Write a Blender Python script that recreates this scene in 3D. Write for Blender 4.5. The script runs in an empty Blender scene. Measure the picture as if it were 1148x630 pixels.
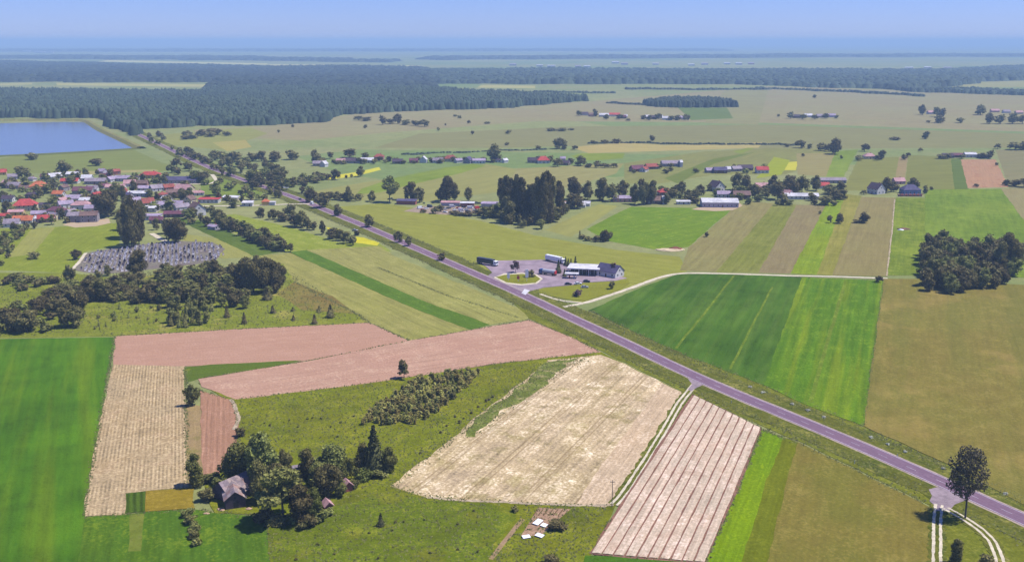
import bpy, bmesh, math, random
import numpy as np
from mathutils import Vector
R = math.radians
scene = bpy.context.scene
col = scene.collection
rng = np.random.default_rng(7)
random.seed(7)

# ------------------------------------------------------------------ camera, sky, sun, exposure
CAM_H = 140.0                       # flying height in metres
FPX, CX, CY = 1127.0, 574.0, 315.0  # focal length and centre of the 1148 x 630 photograph
PITCH = math.atan((CY - 46.0) / FPX)
cam = bpy.data.cameras.new('camera'); cam.sensor_width = 36; cam.lens = 36 * FPX / 1148
cam.clip_start = 1; cam.clip_end = 300000
camo = bpy.data.objects.new('camera', cam); col.objects.link(camo)
camo.location = (0, 0, CAM_H); camo.rotation_euler = (math.pi / 2 - PITCH, 0, 0)
scene.camera = camo

SUN_EL, SUN_AZ = R(61), R(3)        # sun to the right of the camera, a little beyond
sdir = Vector((math.cos(SUN_EL) * math.cos(SUN_AZ), math.cos(SUN_EL) * math.sin(SUN_AZ), math.sin(SUN_EL)))
world = bpy.data.worlds.new('World'); scene.world = world; world.use_nodes = True
wn = world.node_tree.nodes; wl = world.node_tree.links
for n in list(wn): wn.remove(n)
wout = wn.new('ShaderNodeOutputWorld'); bg = wn.new('ShaderNodeBackground'); sky = wn.new('ShaderNodeTexSky')
sky.sky_type = 'NISHITA'; sky.sun_disc = False; sky.sun_elevation = SUN_EL
sky.sun_rotation = math.pi / 2 - SUN_AZ
sky.altitude = 0; sky.air_density = 1.0; sky.dust_density = 0.0; sky.ozone_density = 6.0
tint = wn.new('ShaderNodeMix'); tint.data_type = 'RGBA'; tint.blend_type = 'MULTIPLY'
tint.inputs[0].default_value = 1; tint.inputs[7].default_value = (0.57, 0.69, 1.34, 1)
wl.new(sky.outputs[0], tint.inputs[6]); wl.new(tint.outputs[2], bg.inputs[0])
bg.inputs[1].default_value = 0.063
wl.new(bg.outputs[0], wout.inputs[0])
sun = bpy.data.lights.new('sun', 'SUN'); sun.energy = 3.6; sun.angle = R(0.5); sun.color = (1, 0.965, 0.9)
suno = bpy.data.objects.new('sun', sun); col.objects.link(suno)
suno.rotation_euler = sdir.to_track_quat('Z', 'Y').to_euler(); suno.location = (0, 0, 500)
scene.view_settings.view_transform = 'Standard'; scene.view_settings.look = 'None'
scene.view_settings.gamma = 1; scene.view_settings.exposure = 0.85
scene.view_settings.use_curve_mapping = False
scene.render.engine = 'CYCLES'
cy = scene.cycles
cy.use_denoising = True
try: cy.denoiser = 'OPENIMAGEDENOISE'; cy.denoising_input_passes = 'RGB_ALBEDO_NORMAL'; cy.denoising_prefilter = 'ACCURATE'
except Exception: pass
cy.max_bounces = 5; cy.diffuse_bounces = 2; cy.glossy_bounces = 2; cy.transmission_bounces = 2; cy.volume_bounces = 0
cy.transparent_max_bounces = 4; cy.caustics_reflective = False; cy.caustics_refractive = False
cy.sample_clamp_indirect = 4

# ------------------------------------------------------------------ pixels of the photograph to the ground plane
CP, SP = math.cos(PITCH), math.sin(PITCH)
def G(x, y, z=0.0):
    v = y - CY; fw = FPX * CP - v * SP; dn = FPX * SP + v * CP
    t = (CAM_H - z) / max(dn, 0.5)
    return ((x - CX) * t, fw * t)
def PXM(x, y):                       # photograph pixels for one metre at that spot on the ground
    X, Y = G(x, y); return FPX / (Y * CP + CAM_H * SP)

K = 1.52                             # sunlit ground: picture value / base colour (light and exposure)
def lin(c):
    c = c / 255.0
    return c / 12.92 if c <= 0.04045 else ((c + 0.055) / 1.055) ** 2.4
def C(r, g, b, k=K):                 # colour of a sunlit surface in the picture -> base colour
    return tuple(min(0.9, lin(v) / k) for v in (r, g, b)) + (1,)

def tag(o, label=None, cat=None, group=None, kind=None):
    if label: o['label'] = label
    if cat: o['category'] = cat
    if group: o['group'] = group
    if kind: o['kind'] = kind
    return o
def link(name, me, parent=None, loc=None, rz=None, sc=None):
    o = bpy.data.objects.new(name, me); col.objects.link(o)
    if parent is not None: o.parent = parent
    if loc is not None: o.location = loc
    if rz is not None: o.rotation_euler = (0, 0, rz)
    if sc is not None: o.scale = sc
    return o
def mesh(name, V, F, mats=(), mi=None, smooth=False):
    me = bpy.data.meshes.new(name); me.from_pydata([tuple(map(float, v)) for v in V], [], [tuple(map(int, f)) for f in F])
    for m in mats: me.materials.append(m)
    if mi is not None: me.polygons.foreach_set('material_index', np.asarray(mi, dtype=np.int32))
    if smooth: me.polygons.foreach_set('use_smooth', np.ones(len(F), dtype=bool))
    me.update(); return me
def mesh_np(name, V, F, mats=(), mi=None):   # fast path: V (n,3), F (m,k) with a constant k
    V = np.asarray(V, dtype=np.float32); F = np.asarray(F, dtype=np.int32); m, k = F.shape
    me = bpy.data.meshes.new(name); me.vertices.add(len(V)); me.vertices.foreach_set('co', V.ravel())
    me.loops.add(m * k); me.loops.foreach_set('vertex_index', F.ravel())
    me.polygons.add(m); me.polygons.foreach_set('loop_start', np.arange(0, m * k, k, dtype=np.int32))
    for mm in mats: me.materials.append(mm)
    if mi is not None: me.polygons.foreach_set('material_index', np.asarray(mi, dtype=np.int32))
    me.update(calc_edges=True); me.validate(); return me

# ------------------------------------------------------------------ materials
def newmat(name):
    m = bpy.data.materials.new(name); m.use_nodes = True
    nt = m.node_tree; b = nt.nodes['Principled BSDF']
    b.inputs['Specular IOR Level'].default_value = 0.15
    return m, nt, b
def mth(nt, op, a, b=None, c=None, clamp=False):
    n = nt.nodes.new('ShaderNodeMath'); n.operation = op; n.use_clamp = clamp
    for i, v in enumerate((a, b, c)):
        if v is None: continue
        if isinstance(v, (int, float)): n.inputs[i].default_value = v
        else: nt.links.new(v, n.inputs[i])
    return n.outputs[0]
def noise(nt, vec, scale, detail=3, rough=0.6):
    n = nt.nodes.new('ShaderNodeTexNoise'); n.inputs['Scale'].default_value = scale
    n.inputs['Detail'].default_value = detail; n.inputs['Roughness'].default_value = rough
    nt.links.new(vec, n.inputs['Vector']); return n.outputs['Fac']
def mixc(nt, f, a, b, mode='MIX'):
    n = nt.nodes.new('ShaderNodeMix'); n.data_type = 'RGBA'; n.blend_type = mode; n.clamp_factor = True
    if isinstance(f, (int, float)): n.inputs[0].default_value = f
    else: nt.links.new(f, n.inputs[0])
    for i, v in ((6, a), (7, b)):
        if isinstance(v, tuple): n.inputs[i].default_value = v
        else: nt.links.new(v, n.inputs[i])
    return n.outputs[2]
def smooth(nt, v, lo, hi):
    n = nt.nodes.new('ShaderNodeMapRange'); n.interpolation_type = 'SMOOTHSTEP'
    nt.links.new(v, n.inputs[0]); n.inputs[1].default_value = lo; n.inputs[2].default_value = hi
    return n.outputs[0]

def fieldmat(name, base, alt, third=None, ang=0.0, big=60, blotch=0.25, mid=0.25, grain=0.3, streak=0.25, sw=2.0,
             row=0.0, rs=1.0, tram=0.0, ts=18.0, tcol=None, patch=0.0, pcol=None, ps=20.0, bump=0.5, off=0.0, rn=0.5, swath=0.0, swc=None, sww=9.0):
    """a field seen from the air: two soils / crops mixed by broad noise, drilling streaks along ANG, rows, tramlines, patches"""
    m, nt, b = newmat(name)
    g = nt.nodes.new('ShaderNodeNewGeometry'); P = g.outputs['Position']
    mp = nt.nodes.new('ShaderNodeMapping'); mp.vector_type = 'TEXTURE'; mp.inputs['Rotation'].default_value = (0, 0, ang)
    nt.links.new(P, mp.inputs['Vector'])
    off_ = nt.nodes.new('ShaderNodeVectorMath'); off_.operation = 'ADD'; off_.inputs[1].default_value = (off * 131.7, off * 77.3, off)
    nt.links.new(mp.outputs[0], off_.inputs[0]); Q = off_.outputs[0]
    st = nt.nodes.new('ShaderNodeVectorMath'); st.operation = 'MULTIPLY'; st.inputs[1].default_value = (0.02, 1 / sw, 0)
    nt.links.new(Q, st.inputs[0])
    n1 = noise(nt, Q, 1 / big, 3, 0.55); n2 = noise(nt, Q, 1 / 9.0, 3, 0.65); n3 = noise(nt, Q, 1 / 1.1, 2, 0.7)
    ns = noise(nt, st.outputs[0], 1.0, 3, 0.65)
    mixf = mth(nt, 'ADD', mth(nt, 'MULTIPLY', smooth(nt, n1, 0.36, 0.64), 0.6), mth(nt, 'MULTIPLY', smooth(nt, n2, 0.3, 0.7), 0.4))
    c = mixc(nt, mixf, base, alt)
    if third: c = mixc(nt, mth(nt, 'MULTIPLY', smooth(nt, mth(nt, 'ADD', mth(nt, 'MULTIPLY', n3, 0.5), mth(nt, 'MULTIPLY', n2, 0.5)), 0.48, 0.68), 0.8), c, third)
    sx = nt.nodes.new('ShaderNodeSeparateXYZ'); nt.links.new(Q, sx.inputs[0])
    if patch > 0:
        np_ = noise(nt, Q, 1 / ps, 4, 0.62)
        c = mixc(nt, mth(nt, 'MULTIPLY', smooth(nt, np_, 0.52, 0.66), patch), c, pcol)
    if swath > 0:
        sv = nt.nodes.new('ShaderNodeVectorMath'); sv.operation = 'MULTIPLY'; sv.inputs[1].default_value = (0.006, 1 / sww, 0)
        nt.links.new(Q, sv.inputs[0]); c = mixc(nt, mth(nt, 'MULTIPLY', smooth(nt, noise(nt, sv.outputs[0], 1.0, 2, 0.55), 0.42, 0.68), swath), c, swc)
    v = mth(nt, 'ADD', 1.0, mth(nt, 'MULTIPLY', mth(nt, 'SUBTRACT', n1, 0.5), blotch * 2))
    v = mth(nt, 'ADD', v, mth(nt, 'MULTIPLY', mth(nt, 'SUBTRACT', n2, 0.5), mid * 2))
    v = mth(nt, 'ADD', v, mth(nt, 'MULTIPLY', mth(nt, 'SUBTRACT', n3, 0.5), grain * 2))
    v = mth(nt, 'ADD', v, mth(nt, 'MULTIPLY', mth(nt, 'SUBTRACT', ns, 0.5), streak * 2))
    if row > 0:
        w = mth(nt, 'SINE', mth(nt, 'ADD', mth(nt, 'MULTIPLY', sx.outputs[1], 2 * math.pi / rs), mth(nt, 'MULTIPLY', n2, rn * 4)))
        brk = smooth(nt, noise(nt, Q, 1 / 14.0, 2, 0.6), 0.3, 0.6)
        v = mth(nt, 'ADD', v, mth(nt, 'MULTIPLY', mth(nt, 'MULTIPLY', w, brk), row))
    v = mth(nt, 'MAXIMUM', v, 0.12)
    vc = nt.nodes.new('ShaderNodeCombineXYZ')
    for i in range(3): nt.links.new(v, vc.inputs[i])
    c = mixc(nt, 1.0, c, vc.outputs[0], 'MULTIPLY')
    if tram > 0:
        md = mth(nt, 'PINGPONG', sx.outputs[1], ts / 2)
        near = mth(nt, 'LESS_THAN', mth(nt, 'ABSOLUTE', mth(nt, 'SUBTRACT', mth(nt, 'ABSOLUTE', md), 0.95)), 0.32)
        c = mixc(nt, mth(nt, 'MULTIPLY', near, tram), c, tcol or third or alt)
    nt.links.new(c, b.inputs['Base Color']); b.inputs['Roughness'].default_value = 0.95
    b.inputs['Specular IOR Level'].default_value = 0.0
    if bump:
        bp = nt.nodes.new('ShaderNodeBump'); bp.inputs['Strength'].default_value = min(1, bump); bp.inputs['Distance'].default_value = 0.5
        nt.links.new(mth(nt, 'ADD', n3, mth(nt, 'MULTIPLY', ns, 0.5)), bp.inputs['Height']); nt.links.new(bp.outputs[0], b.inputs['Normal'])
    return m
def plain(name, c, rough=0.8, var=0.15, scale=2.0, spec=0.15, metal=0.0):
    m, nt, b = newmat(name)
    g = nt.nodes.new('ShaderNodeNewGeometry')
    n = noise(nt, g.outputs['Position'], scale, 3, 0.65)
    n2 = noise(nt, g.outputs['Position'], scale * 0.22, 2, 0.6)
    f = mth(nt, 'ADD', mth(nt, 'MULTIPLY', n, 0.6), mth(nt, 'MULTIPLY', n2, 0.4))
    dark = tuple(v * (1 - 1.6 * var) for v in c[:3]) + (1,); light = tuple(min(0.95, v * (1 + 1.2 * var)) for v in c[:3]) + (1,)
    nt.links.new(mixc(nt, smooth(nt, f, 0.3, 0.7), dark, light), b.inputs['Base Color'])
    b.inputs['Roughness'].default_value = rough; b.inputs['Specular IOR Level'].default_value = spec; b.inputs['Metallic'].default_value = metal
    return m
PM = {}
def pm(name, c, **k):
    if name not in PM: PM[name] = plain(name, c, **k)
    return PM[name]
def leafmat(name, c, c2, trans=0.25, hv=0.25, patch=0.0):
    m, nt, b = newmat(name)
    g = nt.nodes.new('ShaderNodeNewGeometry'); oi = nt.nodes.new('ShaderNodeObjectInfo')
    f = mth(nt, 'ADD', mth(nt, 'MULTIPLY', g.outputs['Random Per Island'], 0.65), mth(nt, 'MULTIPLY', oi.outputs['Random'], 0.35))
    cc = mixc(nt, f, c, c2)
    hs = nt.nodes.new('ShaderNodeHueSaturation'); nt.links.new(cc, hs.inputs['Color'])
    nt.links.new(mth(nt, 'ADD', 1 - hv, mth(nt, 'MULTIPLY', oi.outputs['Random'], 2 * hv)), hs.inputs['Value'])
    nt.links.new(mth(nt, 'ADD', 0.48, mth(nt, 'MULTIPLY', oi.outputs['Random'], 0.04)), hs.inputs['Hue'])
    isl0 = mth(nt, 'ADD', 0.55, mth(nt, 'MULTIPLY', mth(nt, 'FRACT', mth(nt, 'MULTIPLY', g.outputs['Random Per Island'], 57.3)), 0.9))
    isl = mth(nt, 'MULTIPLY', isl0, mth(nt, 'ADD', 1 - patch, mth(nt, 'MULTIPLY', noise(nt, g.outputs['Position'], 1 / 170, 3, 0.6), 2 * patch))) if patch else isl0
    vc = nt.nodes.new('ShaderNodeCombineXYZ')
    for i in range(3): nt.links.new(isl, vc.inputs[i])
    class _H: outputs = [mixc(nt, 1.0, hs.outputs[0], vc.outputs[0], 'MULTIPLY')]
    hs = _H
    nt.links.new(hs.outputs[0], b.inputs['Base Color']); b.inputs['Roughness'].default_value = 0.75
    if trans:
        t = nt.nodes.new('ShaderNodeBsdfTranslucent'); nt.links.new(hs.outputs[0], t.inputs[0])
        mx = nt.nodes.new('ShaderNodeMixShader'); mx.inputs[0].default_value = trans
        nt.links.new(b.outputs[0], mx.inputs[1]); nt.links.new(t.outputs[0], mx.inputs[2])
        nt.links.new(mx.outputs[0], nt.nodes['Material Output'].inputs[0])
    return m

# ------------------------------------------------------------------ ground sheet
def axis(lim, first, grow):
    a = [0.0]; s = first
    while a[-1] < lim: a.append(a[-1] + s); s = min(s * grow, 9000)
    return a
xs = axis(60000, 220, 1.18); xs = [-v for v in xs[:0:-1]] + xs
ys = axis(90000, 220, 1.16); ys = [-3000, -1500, -600] + ys
gv = [(x, y, 0) for y in ys for x in xs]; nx = len(xs)
gf = [(j * nx + i, j * nx + i + 1, (j + 1) * nx + i + 1, (j + 1) * nx + i) for j in range(len(ys) - 1) for i in range(nx - 1)]
def groundmat():
    m, nt, b = newmat('ground_meadow')
    g = nt.nodes.new('ShaderNodeNewGeometry'); P = g.outputs['Position']
    st = nt.nodes.new('ShaderNodeVectorMath'); st.operation = 'MULTIPLY'; st.inputs[1].default_value = (1 / 700, 1 / 330, 0)
    nt.links.new(P, st.inputs[0])
    vo = nt.nodes.new('ShaderNodeTexVoronoi'); vo.inputs['Scale'].default_value = 1.0; vo.inputs['Randomness'].default_value = 0.9
    nt.links.new(st.outputs[0], vo.inputs['Vector'])
    s2 = nt.nodes.new('ShaderNodeSeparateColor'); nt.links.new(vo.outputs['Color'], s2.inputs[0])
    n1 = noise(nt, P, 1 / 180, 4, 0.6); n2 = noise(nt, P, 1 / 14, 3, 0.65); n3 = noise(nt, P, 1 / 1.6, 2, 0.7)
    c = mixc(nt, smooth(nt, n1, 0.35, 0.65), C(150, 150, 94), C(134, 144, 82))
    c = mixc(nt, mth(nt, 'MULTIPLY', smooth(nt, s2.outputs[0], 0.55, 0.6), 0.45), c, C(156, 156, 96))
    c = mixc(nt, mth(nt, 'MULTIPLY', smooth(nt, s2.outputs[1], 0.62, 0.66), 0.45), c, C(104, 138, 68))
    v = mth(nt, 'ADD', 1.0, mth(nt, 'MULTIPLY', mth(nt, 'SUBTRACT', n2, 0.5), 0.7))
    v = mth(nt, 'ADD', v, mth(nt, 'MULTIPLY', mth(nt, 'SUBTRACT', n3, 0.5), 0.7))
    vc = nt.nodes.new('ShaderNodeCombineXYZ')
    for i in range(3): nt.links.new(v, vc.inputs[i])
    c = mixc(nt, 1.0, c, vc.outputs[0], 'MULTIPLY')
    nt.links.new(c, b.inputs['Base Color']); b.inputs['Roughness'].default_value = 0.95; b.inputs['Specular IOR Level'].default_value = 0.05
    return m
tag(link('ground', mesh('ground', gv, gf, [groundmat()])), 'flat grassy countryside reaching to the hazy horizon', 'ground', kind='structure')

# ------------------------------------------------------------------ fields as sheets, each a few mm above the one below
def clipnear(P): return P
def densify(P, step):
    out = []
    for i in range(len(P)):
        a, b = np.array(P[i]), np.array(P[(i + 1) % len(P)])
        n = max(1, min(60, int(np.linalg.norm(b - a) / step)))
        for k in range(n): out.append(a + (b - a) * k / n)
    return np.array(out)
def wob(p, amp, sc):
    x, y = p[:, 0] / sc, p[:, 1] / sc
    dx = np.sin(x * 1.7 + 1.3 * np.sin(y * 2.1)) + 0.6 * np.sin(y * 4.3 + x * 3.1)
    dy = np.sin(y * 1.9 + 1.1 * np.sin(x * 2.3)) + 0.6 * np.sin(x * 4.7 - y * 2.9)
    return p + amp * 0.5 * np.stack([dx, dy], 1)
zlev = [0.0]; laid = []
def inside(P, Q):
    x, y = P[:, 0][:, None], P[:, 1][:, None]; x1, y1 = Q[:, 0], Q[:, 1]; x2, y2 = np.roll(x1, -1), np.roll(y1, -1)
    hit = ((y1 > y) != (y2 > y)) & (x < (x2 - x1) * (y - y1) / (y2 - y1 + 1e-12) + x1)
    return hit.sum(1) % 2 == 1
def level(P, d):                     # just above every sheet already lying there
    z = 0.0; lo, hi = P.min(0), P.max(0); c = P.mean(0)[None]; Pin = np.vstack([P, P * 0.98 + c * 0.02, P * 0.9 + c * 0.1])
    for Q, ql, qh, qz in laid:
        if qz > z and (lo < qh).all() and (ql < hi).all() and (inside(Pin, Q).any() or inside(Q, P).any()): z = qz
    return z + 0.005 + 0.000003 * d
def sheet(name, px, mat, label, cat=None, amp=0.6, ground=None, lift=0.0, kind='structure', sc=9.0, zabs=None):
    P = np.array(ground if ground is not None else [G(x, y) for x, y in px])
    d = float(np.median(P[:, 1])); P = densify(P, max(5.0, d * 0.008)); P = wob(P, amp, sc)
    area = 0.5 * np.sum(P[:, 0] * np.roll(P[:, 1], -1) - np.roll(P[:, 0], -1) * P[:, 1])
    if area < 0: P = P[::-1]
    z = zabs or level(P, d) + lift * 0.16; laid.append((P, P.min(0), P.max(0), z)); zlev[0] = z; n = len(P)
    bm = bmesh.new()
    top = [bm.verts.new((p[0], p[1], z)) for p in P]; bot = [bm.verts.new((p[0], p[1], -0.3)) for p in P]
    f = bm.faces.new(top); f.normal_update()
    bmesh.ops.triangulate(bm, faces=[f], quad_method='FIXED', ngon_method='EAR_CLIP')
    for i in range(n): bm.faces.new((top[i], bot[i], bot[(i + 1) % n], top[(i + 1) % n]))
    me = bpy.data.meshes.new(name); bm.to_mesh(me); bm.free(); me.materials.append(mat)
    return tag(link(name, me), label, cat, kind=kind)
def ang(a, b):
    p, q = G(*a), G(*b); return math.atan2(q[1] - p[1], q[0] - p[0])
# ---- field colour recipes
cnt = [0]
def crop(base, alt, third=None, d=None, **k):
    cnt[0] += 1
    def C_(r, g, b):
        if r - g > 20: return C(r, g, b * 0.97)
        gn = min(1.0, max(0.0, (g - r) / 50)); return C(r * (1 + 0.13 * gn), g * (0.97 - 0.075 * gn), b * (0.94 - 0.22 * gn))
    return fieldmat('field_surface_%02d' % cnt[0], C_(*base), C_(*alt), C_(*third) if third else None, ang=ang(*d) if d else 0.3, off=cnt[0],
                    **{q: (C_(*v) if q in ('pcol', 'tcol', 'swc') else v) for q, v in k.items()})
def field(name, px, label, mat, amp=0.6, lift=0.0, cat='field'): return sheet(name, px, mat, label, cat, amp, lift=lift)

# far to near
meadow_far = dict(big=120, blotch=0.2, mid=0.15, grain=0.1, streak=0.25, sw=9)
field('meadow', [(300,141),(400,128),(660,114),(860,97),(1148,105),(1400,112),(1400,150),(1148,148),(860,138),(600,136),(420,150),(340,158),(230,152),(215,146)],
      'broad pale green meadow in front of the far forest', crop((160,152,112),(148,148,104),(166,154,116), d=((600,125),(900,120)), **meadow_far))
field('field', [(470,150),(640,142),(860,140),(1148,150),(1400,155),(1400,168),(1148,166),(1030,166),(860,168),(720,162),(560,166),(420,166)],
      'long grey-green meadow behind the houses of the hamlet', crop((146,146,98),(136,140,92), d=((500,155),(900,158)), **meadow_far))
field('field', [(812,101),(862,100),(850,140),(790,138)], 'pale straw strip running away right of the dark copse', crop((152,150,104),(146,148,98), **meadow_far))
field('field', [(760,121),(815,121),(822,133),(775,135)], 'blue-green crop patch below the dark copse', crop((104,140,84),(98,134,80), **meadow_far))
field('field', [(1080,93),(1148,91),(1300,91),(1300,97),(1148,98),(1066,98)], 'pale meadow clearing at the forest edge on the right', crop((168,168,110),(150,158,100), **meadow_far))
field('field', [(63,93.2),(232,95),(230,97.6),(64,96)], 'pale meadow strip between two far forests', crop((188,186,120),(170,176,110), **meadow_far))
field('field', [(0,94),(36,93.2),(36,95),(0,96)], 'short pale meadow strip in the far forest on the left', crop((180,180,120),(170,176,110), **meadow_far))
field('field', [(120,67.6),(300,71.5),(300,73),(110,69.5)], 'faint pale clearing far behind the forest', crop((205,205,140),(190,196,130), **meadow_far))
field('field', [(300,72.3),(470,73.6),(470,75.2),(300,74.0)], 'faint pale clearing behind the far forest, further right', crop((200,200,140),(190,196,130), **meadow_far))
field('field', [(540,95.5),(600,96.4),(600,99.5),(535,98.5)], 'pale field patch between forest tongues', crop((190,186,120),(170,176,110), **meadow_far))
field('field', [(170,152),(280,143),(300,150),(250,168),(190,163)], 'pale meadow beside the far end of the road', crop((150,160,92),(138,152,86), **meadow_far))
field('field', [(238,160),(275,157),(282,165),(255,170)], 'yellowish grass patch beside the far road', crop((178,168,96),(160,160,90), **meadow_far))
field('field', [(0,178),(60,170),(150,168),(180,182),(205,190),(170,193),(80,193),(0,196)], 'green meadow between the reservoir and the village', crop((128,150,86),(118,144,80), d=((0,185),(180,180)), **meadow_far))
field('field', [(60,193),(175,190),(178,192),(100,196)], 'dry grass strip behind the village roofs', crop((172,166,110),(160,156,100), **meadow_far))
field('field', [(640,165),(700,160),(745,163),(855,160),(850,166),(790,168),(660,172)], 'golden stubble field beyond the farms', crop((186,172,108),(172,164,104), d=((640,168),(850,164)), **meadow_far))
field('field', [(640,175),(652,172),(700,172),(698,178),(668,180),(650,180)], 'small bright green plot by the red-roofed farm', crop((116,164,66),(126,160,72), **meadow_far))
field('field', [(560,190),(700,183),(690,195),(640,210),(560,214),(545,205)], 'pale tan field behind the tall trees', crop((160,156,98),(150,150,94), d=((560,210),(690,188)), **meadow_far))
field('field', [(700,183),(790,170),(870,166),(930,168),(935,178),(880,196),(800,196),(740,206),(700,206)], 'grey-green fallow fields around the scattered barns',
      crop((140,146,88),(128,142,80),(152,148,96), d=((740,206),(880,168)), **meadow_far))
field('field', [(822,170),(838,166),(846,166),(830,173)], 'small light green plot beyond the barns', crop((126,160,74),(118,154,70), **meadow_far))
field('field', [(745,200),(800,178),(850,170),(800,184),(760,206)], 'darker green strip between the barns', crop((112,140,70),(104,132,66), **meadow_far))
field('rape_field', [(884,182),(896,181),(892,191),(876,191)], 'small bright yellow plot beside the white house with a red roof', crop((206,202,72),(190,194,72), **meadow_far))
field('field', [(868,176),(886,180),(876,196),(848,200)], 'small lime green garden beside the yellow plot', crop((150,184,60),(136,172,60), **meadow_far))
field('field', [(936,170),(962,168),(946,198),(926,198)], 'green crop strip running to the tree by the lane', crop((110,160,72),(120,166,76), d=((936,198),(950,170)), **meadow_far))
field('field', [(893,172),(936,172),(926,198),(894,196)], 'tan stubble plot left of the green strip', crop((160,152,98),(150,146,92), **meadow_far))
field('field', [(962,178),(1008,176),(1003,214),(945,214)], 'olive meadow between the two lanes', crop((138,146,80),(128,138,74), **meadow_far))
field('field', [(1008,176),(1018,174),(1014,206),(1002,208)], 'narrow tan track strip between the meadows', crop((164,146,104),(150,140,96), **meadow_far))
field('field', [(1018,174),(1066,176),(1070,213),(1014,213)], 'olive green meadow left of the ploughed plot', crop((132,142,78),(124,136,74), **meadow_far))
field('field', [(1066,178),(1078,178),(1086,212),(1070,213)], 'dark green strip beside the ploughed plot', crop((98,134,72),(92,126,66), **meadow_far))
field('ploughed_field', [(1077,179),(1116,179),(1131,210),(1085,211)], 'ploughed pinkish plot below the dark barns',
      crop((188,150,118),(176,136,104), d=((1085,211),(1077,179)), patch=0.5, pcol=(150,98,80), ps=9, blotch=0.2, mid=0.2, grain=0.2))
field('field', [(1116,168),(1200,166),(1260,208),(1132,212)], 'grey fallow field right of the ploughed plot', crop((146,142,100),(134,134,92), **meadow_far))
field('field', [(400,206),(470,196),(545,184),(580,190),(560,215),(480,226),(380,224),(345,216)], 'pale tan field under the hamlet', crop((156,158,94),(146,150,88), d=((400,215),(545,190)), **meadow_far))
field('field', [(405,212),(440,200),(500,188),(530,184),(545,186),(510,196),(470,205),(425,216),(400,218)], 'bright green crop strip under the hamlet',
      crop((112,160,66),(124,164,76), d=((405,215),(530,186)), **meadow_far))
field('rape_field', [(365,198.5),(400,193),(425,187.5),(427,190.5),(400,197.5),(366,202)], 'thin bright yellow strip in front of the hamlet', crop((216,210,66),(200,200,72), **meadow_far))
field('field', [(225,205),(262,196),(300,212),(292,220),(250,222),(226,222)], 'green meadow behind the house with a flat red roof', crop((108,150,72),(120,156,76), **meadow_far))
field('field', [(380,232),(430,228),(480,236),(540,248),(600,264),(690,280),(762,288),(770,304),(700,324),(650,340),(520,299),(440,262)], 'yellow-green meadow between road and filling station',
      crop((148,160,72),(136,152,66),(156,160,84), d=((420,245),(760,290)), big=50, blotch=0.2, mid=0.2, grain=0.15, streak=0.3, sw=4))
field('field', [(611,258),(671,229),(693,231),(640,266)], 'pale mown plot between the hedge and the bright green field', crop((156,162,92),(148,156,86), d=((611,258),(671,229)), **meadow_far))
field('field', [(658,257),(690,240),(708,232),(822,234),(800,252),(772,277),(735,280),(680,270)], 'bright green crop field in front of the white-roofed hall',
      crop((104,160,48),(92,148,48),(128,172,66), d=((690,268),(820,240)), big=45, blotch=0.2, mid=0.2, streak=0.35, sw=4, grain=0.2), lift=0.2)
field('field', [(822,234),(842,226),(868,228),(803,305),(762,303),(772,278)], 'tan stubble strip right of the bright green field', crop((152,144,92),(140,138,84), d=((770,303),(842,228)), streak=0.4, sw=3))
field('field', [(868,228),(893,230),(850,306),(803,305)], 'olive green strip between two stubble strips', crop((124,144,66),(130,140,72), d=((820,305),(880,230)), streak=0.4, sw=3))
field('field', [(893,230),(926,230),(887,307),(850,306)], 'grey-brown stubble strip left of the bright green strip', crop((150,138,98),(140,132,90), d=((868,306),(908,232)), streak=0.35, sw=3))
field('field', [(930,222),(948,218),(916,308),(886,307)], 'bright green strip running up to the wooded farm', crop((124,174,52),(104,160,50),(140,182,66), d=((900,307),(938,222)), streak=0.4, sw=3), lift=0.25)
field('field', [(948,218),(966,220),(933,309),(916,308)], 'ochre-green strip between green and tan strips', crop((138,146,64),(150,146,72), d=((924,308),(957,220)), streak=0.4, sw=3))
field('field', [(966,221),(1004,222),(994,310),(933,309)], 'brownish stubble strip with two lone trees', crop((152,142,92),(140,134,84), d=((963,309),(985,222)), streak=0.3, sw=3))
field('field', [(1004,222),(1037,222),(1037,265),(1040,309),(994,309)], 'light green strip left of the copse', crop((104,150,54),(120,158,60),(132,162,72), d=((1015,309),(1020,222)), streak=0.35, sw=3), lift=0.15)
field('field', [(1037,213),(1122,212),(1168,275),(1175,312),(1040,309),(1037,265)], 'green crop field behind the square copse', crop((100,154,58),(112,160,66), d=((1060,300),(1055,214)), streak=0.35, sw=4, tram=0.3, ts=24), lift=0.2)
field('field', [(1122,212),(1250,212),(1330,300),(1175,312),(1168,275)], 'tan fallow field beyond the square copse at the edge', crop((158,150,104),(146,142,96), d=((1200,300),(1150,214))))
# left of the road
field('field', [(192,243),(226,247),(312,283),(285,288)], 'dark green crop strip beside the graveyard hedge', crop((82,120,52),(92,128,58), d=((210,246),(298,285)), streak=0.3), lift=0.2)
field('field', [(206,262),(244,268),(286,288),(250,290),(205,276)], 'pale mown plot above the graveyard', crop((160,164,92),(146,154,84), d=((210,264),(270,288))))
field('field', [(262,240),(330,256),(380,272),(420,270),(440,282),(345,281),(318,282),(250,256),(232,246)], 'light green meadow strip beside the road hedge',
      crop((134,172,72),(124,162,68),(160,168,90), d=((262,245),(380,277)), streak=0.35, sw=3))
field('rape_field', [(366,254.5),(382,257.5),(384,260.5),(368,258)], 'small yellow rape patch among the roadside trees', crop((214,208,52),(200,200,60)))
field('rape_field', [(399,265.5),(408,266.5),(425,272),(423,275.5),(398,272)], 'yellow rape patch on the verge of the road', crop((214,208,52),(200,200,60)))
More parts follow.
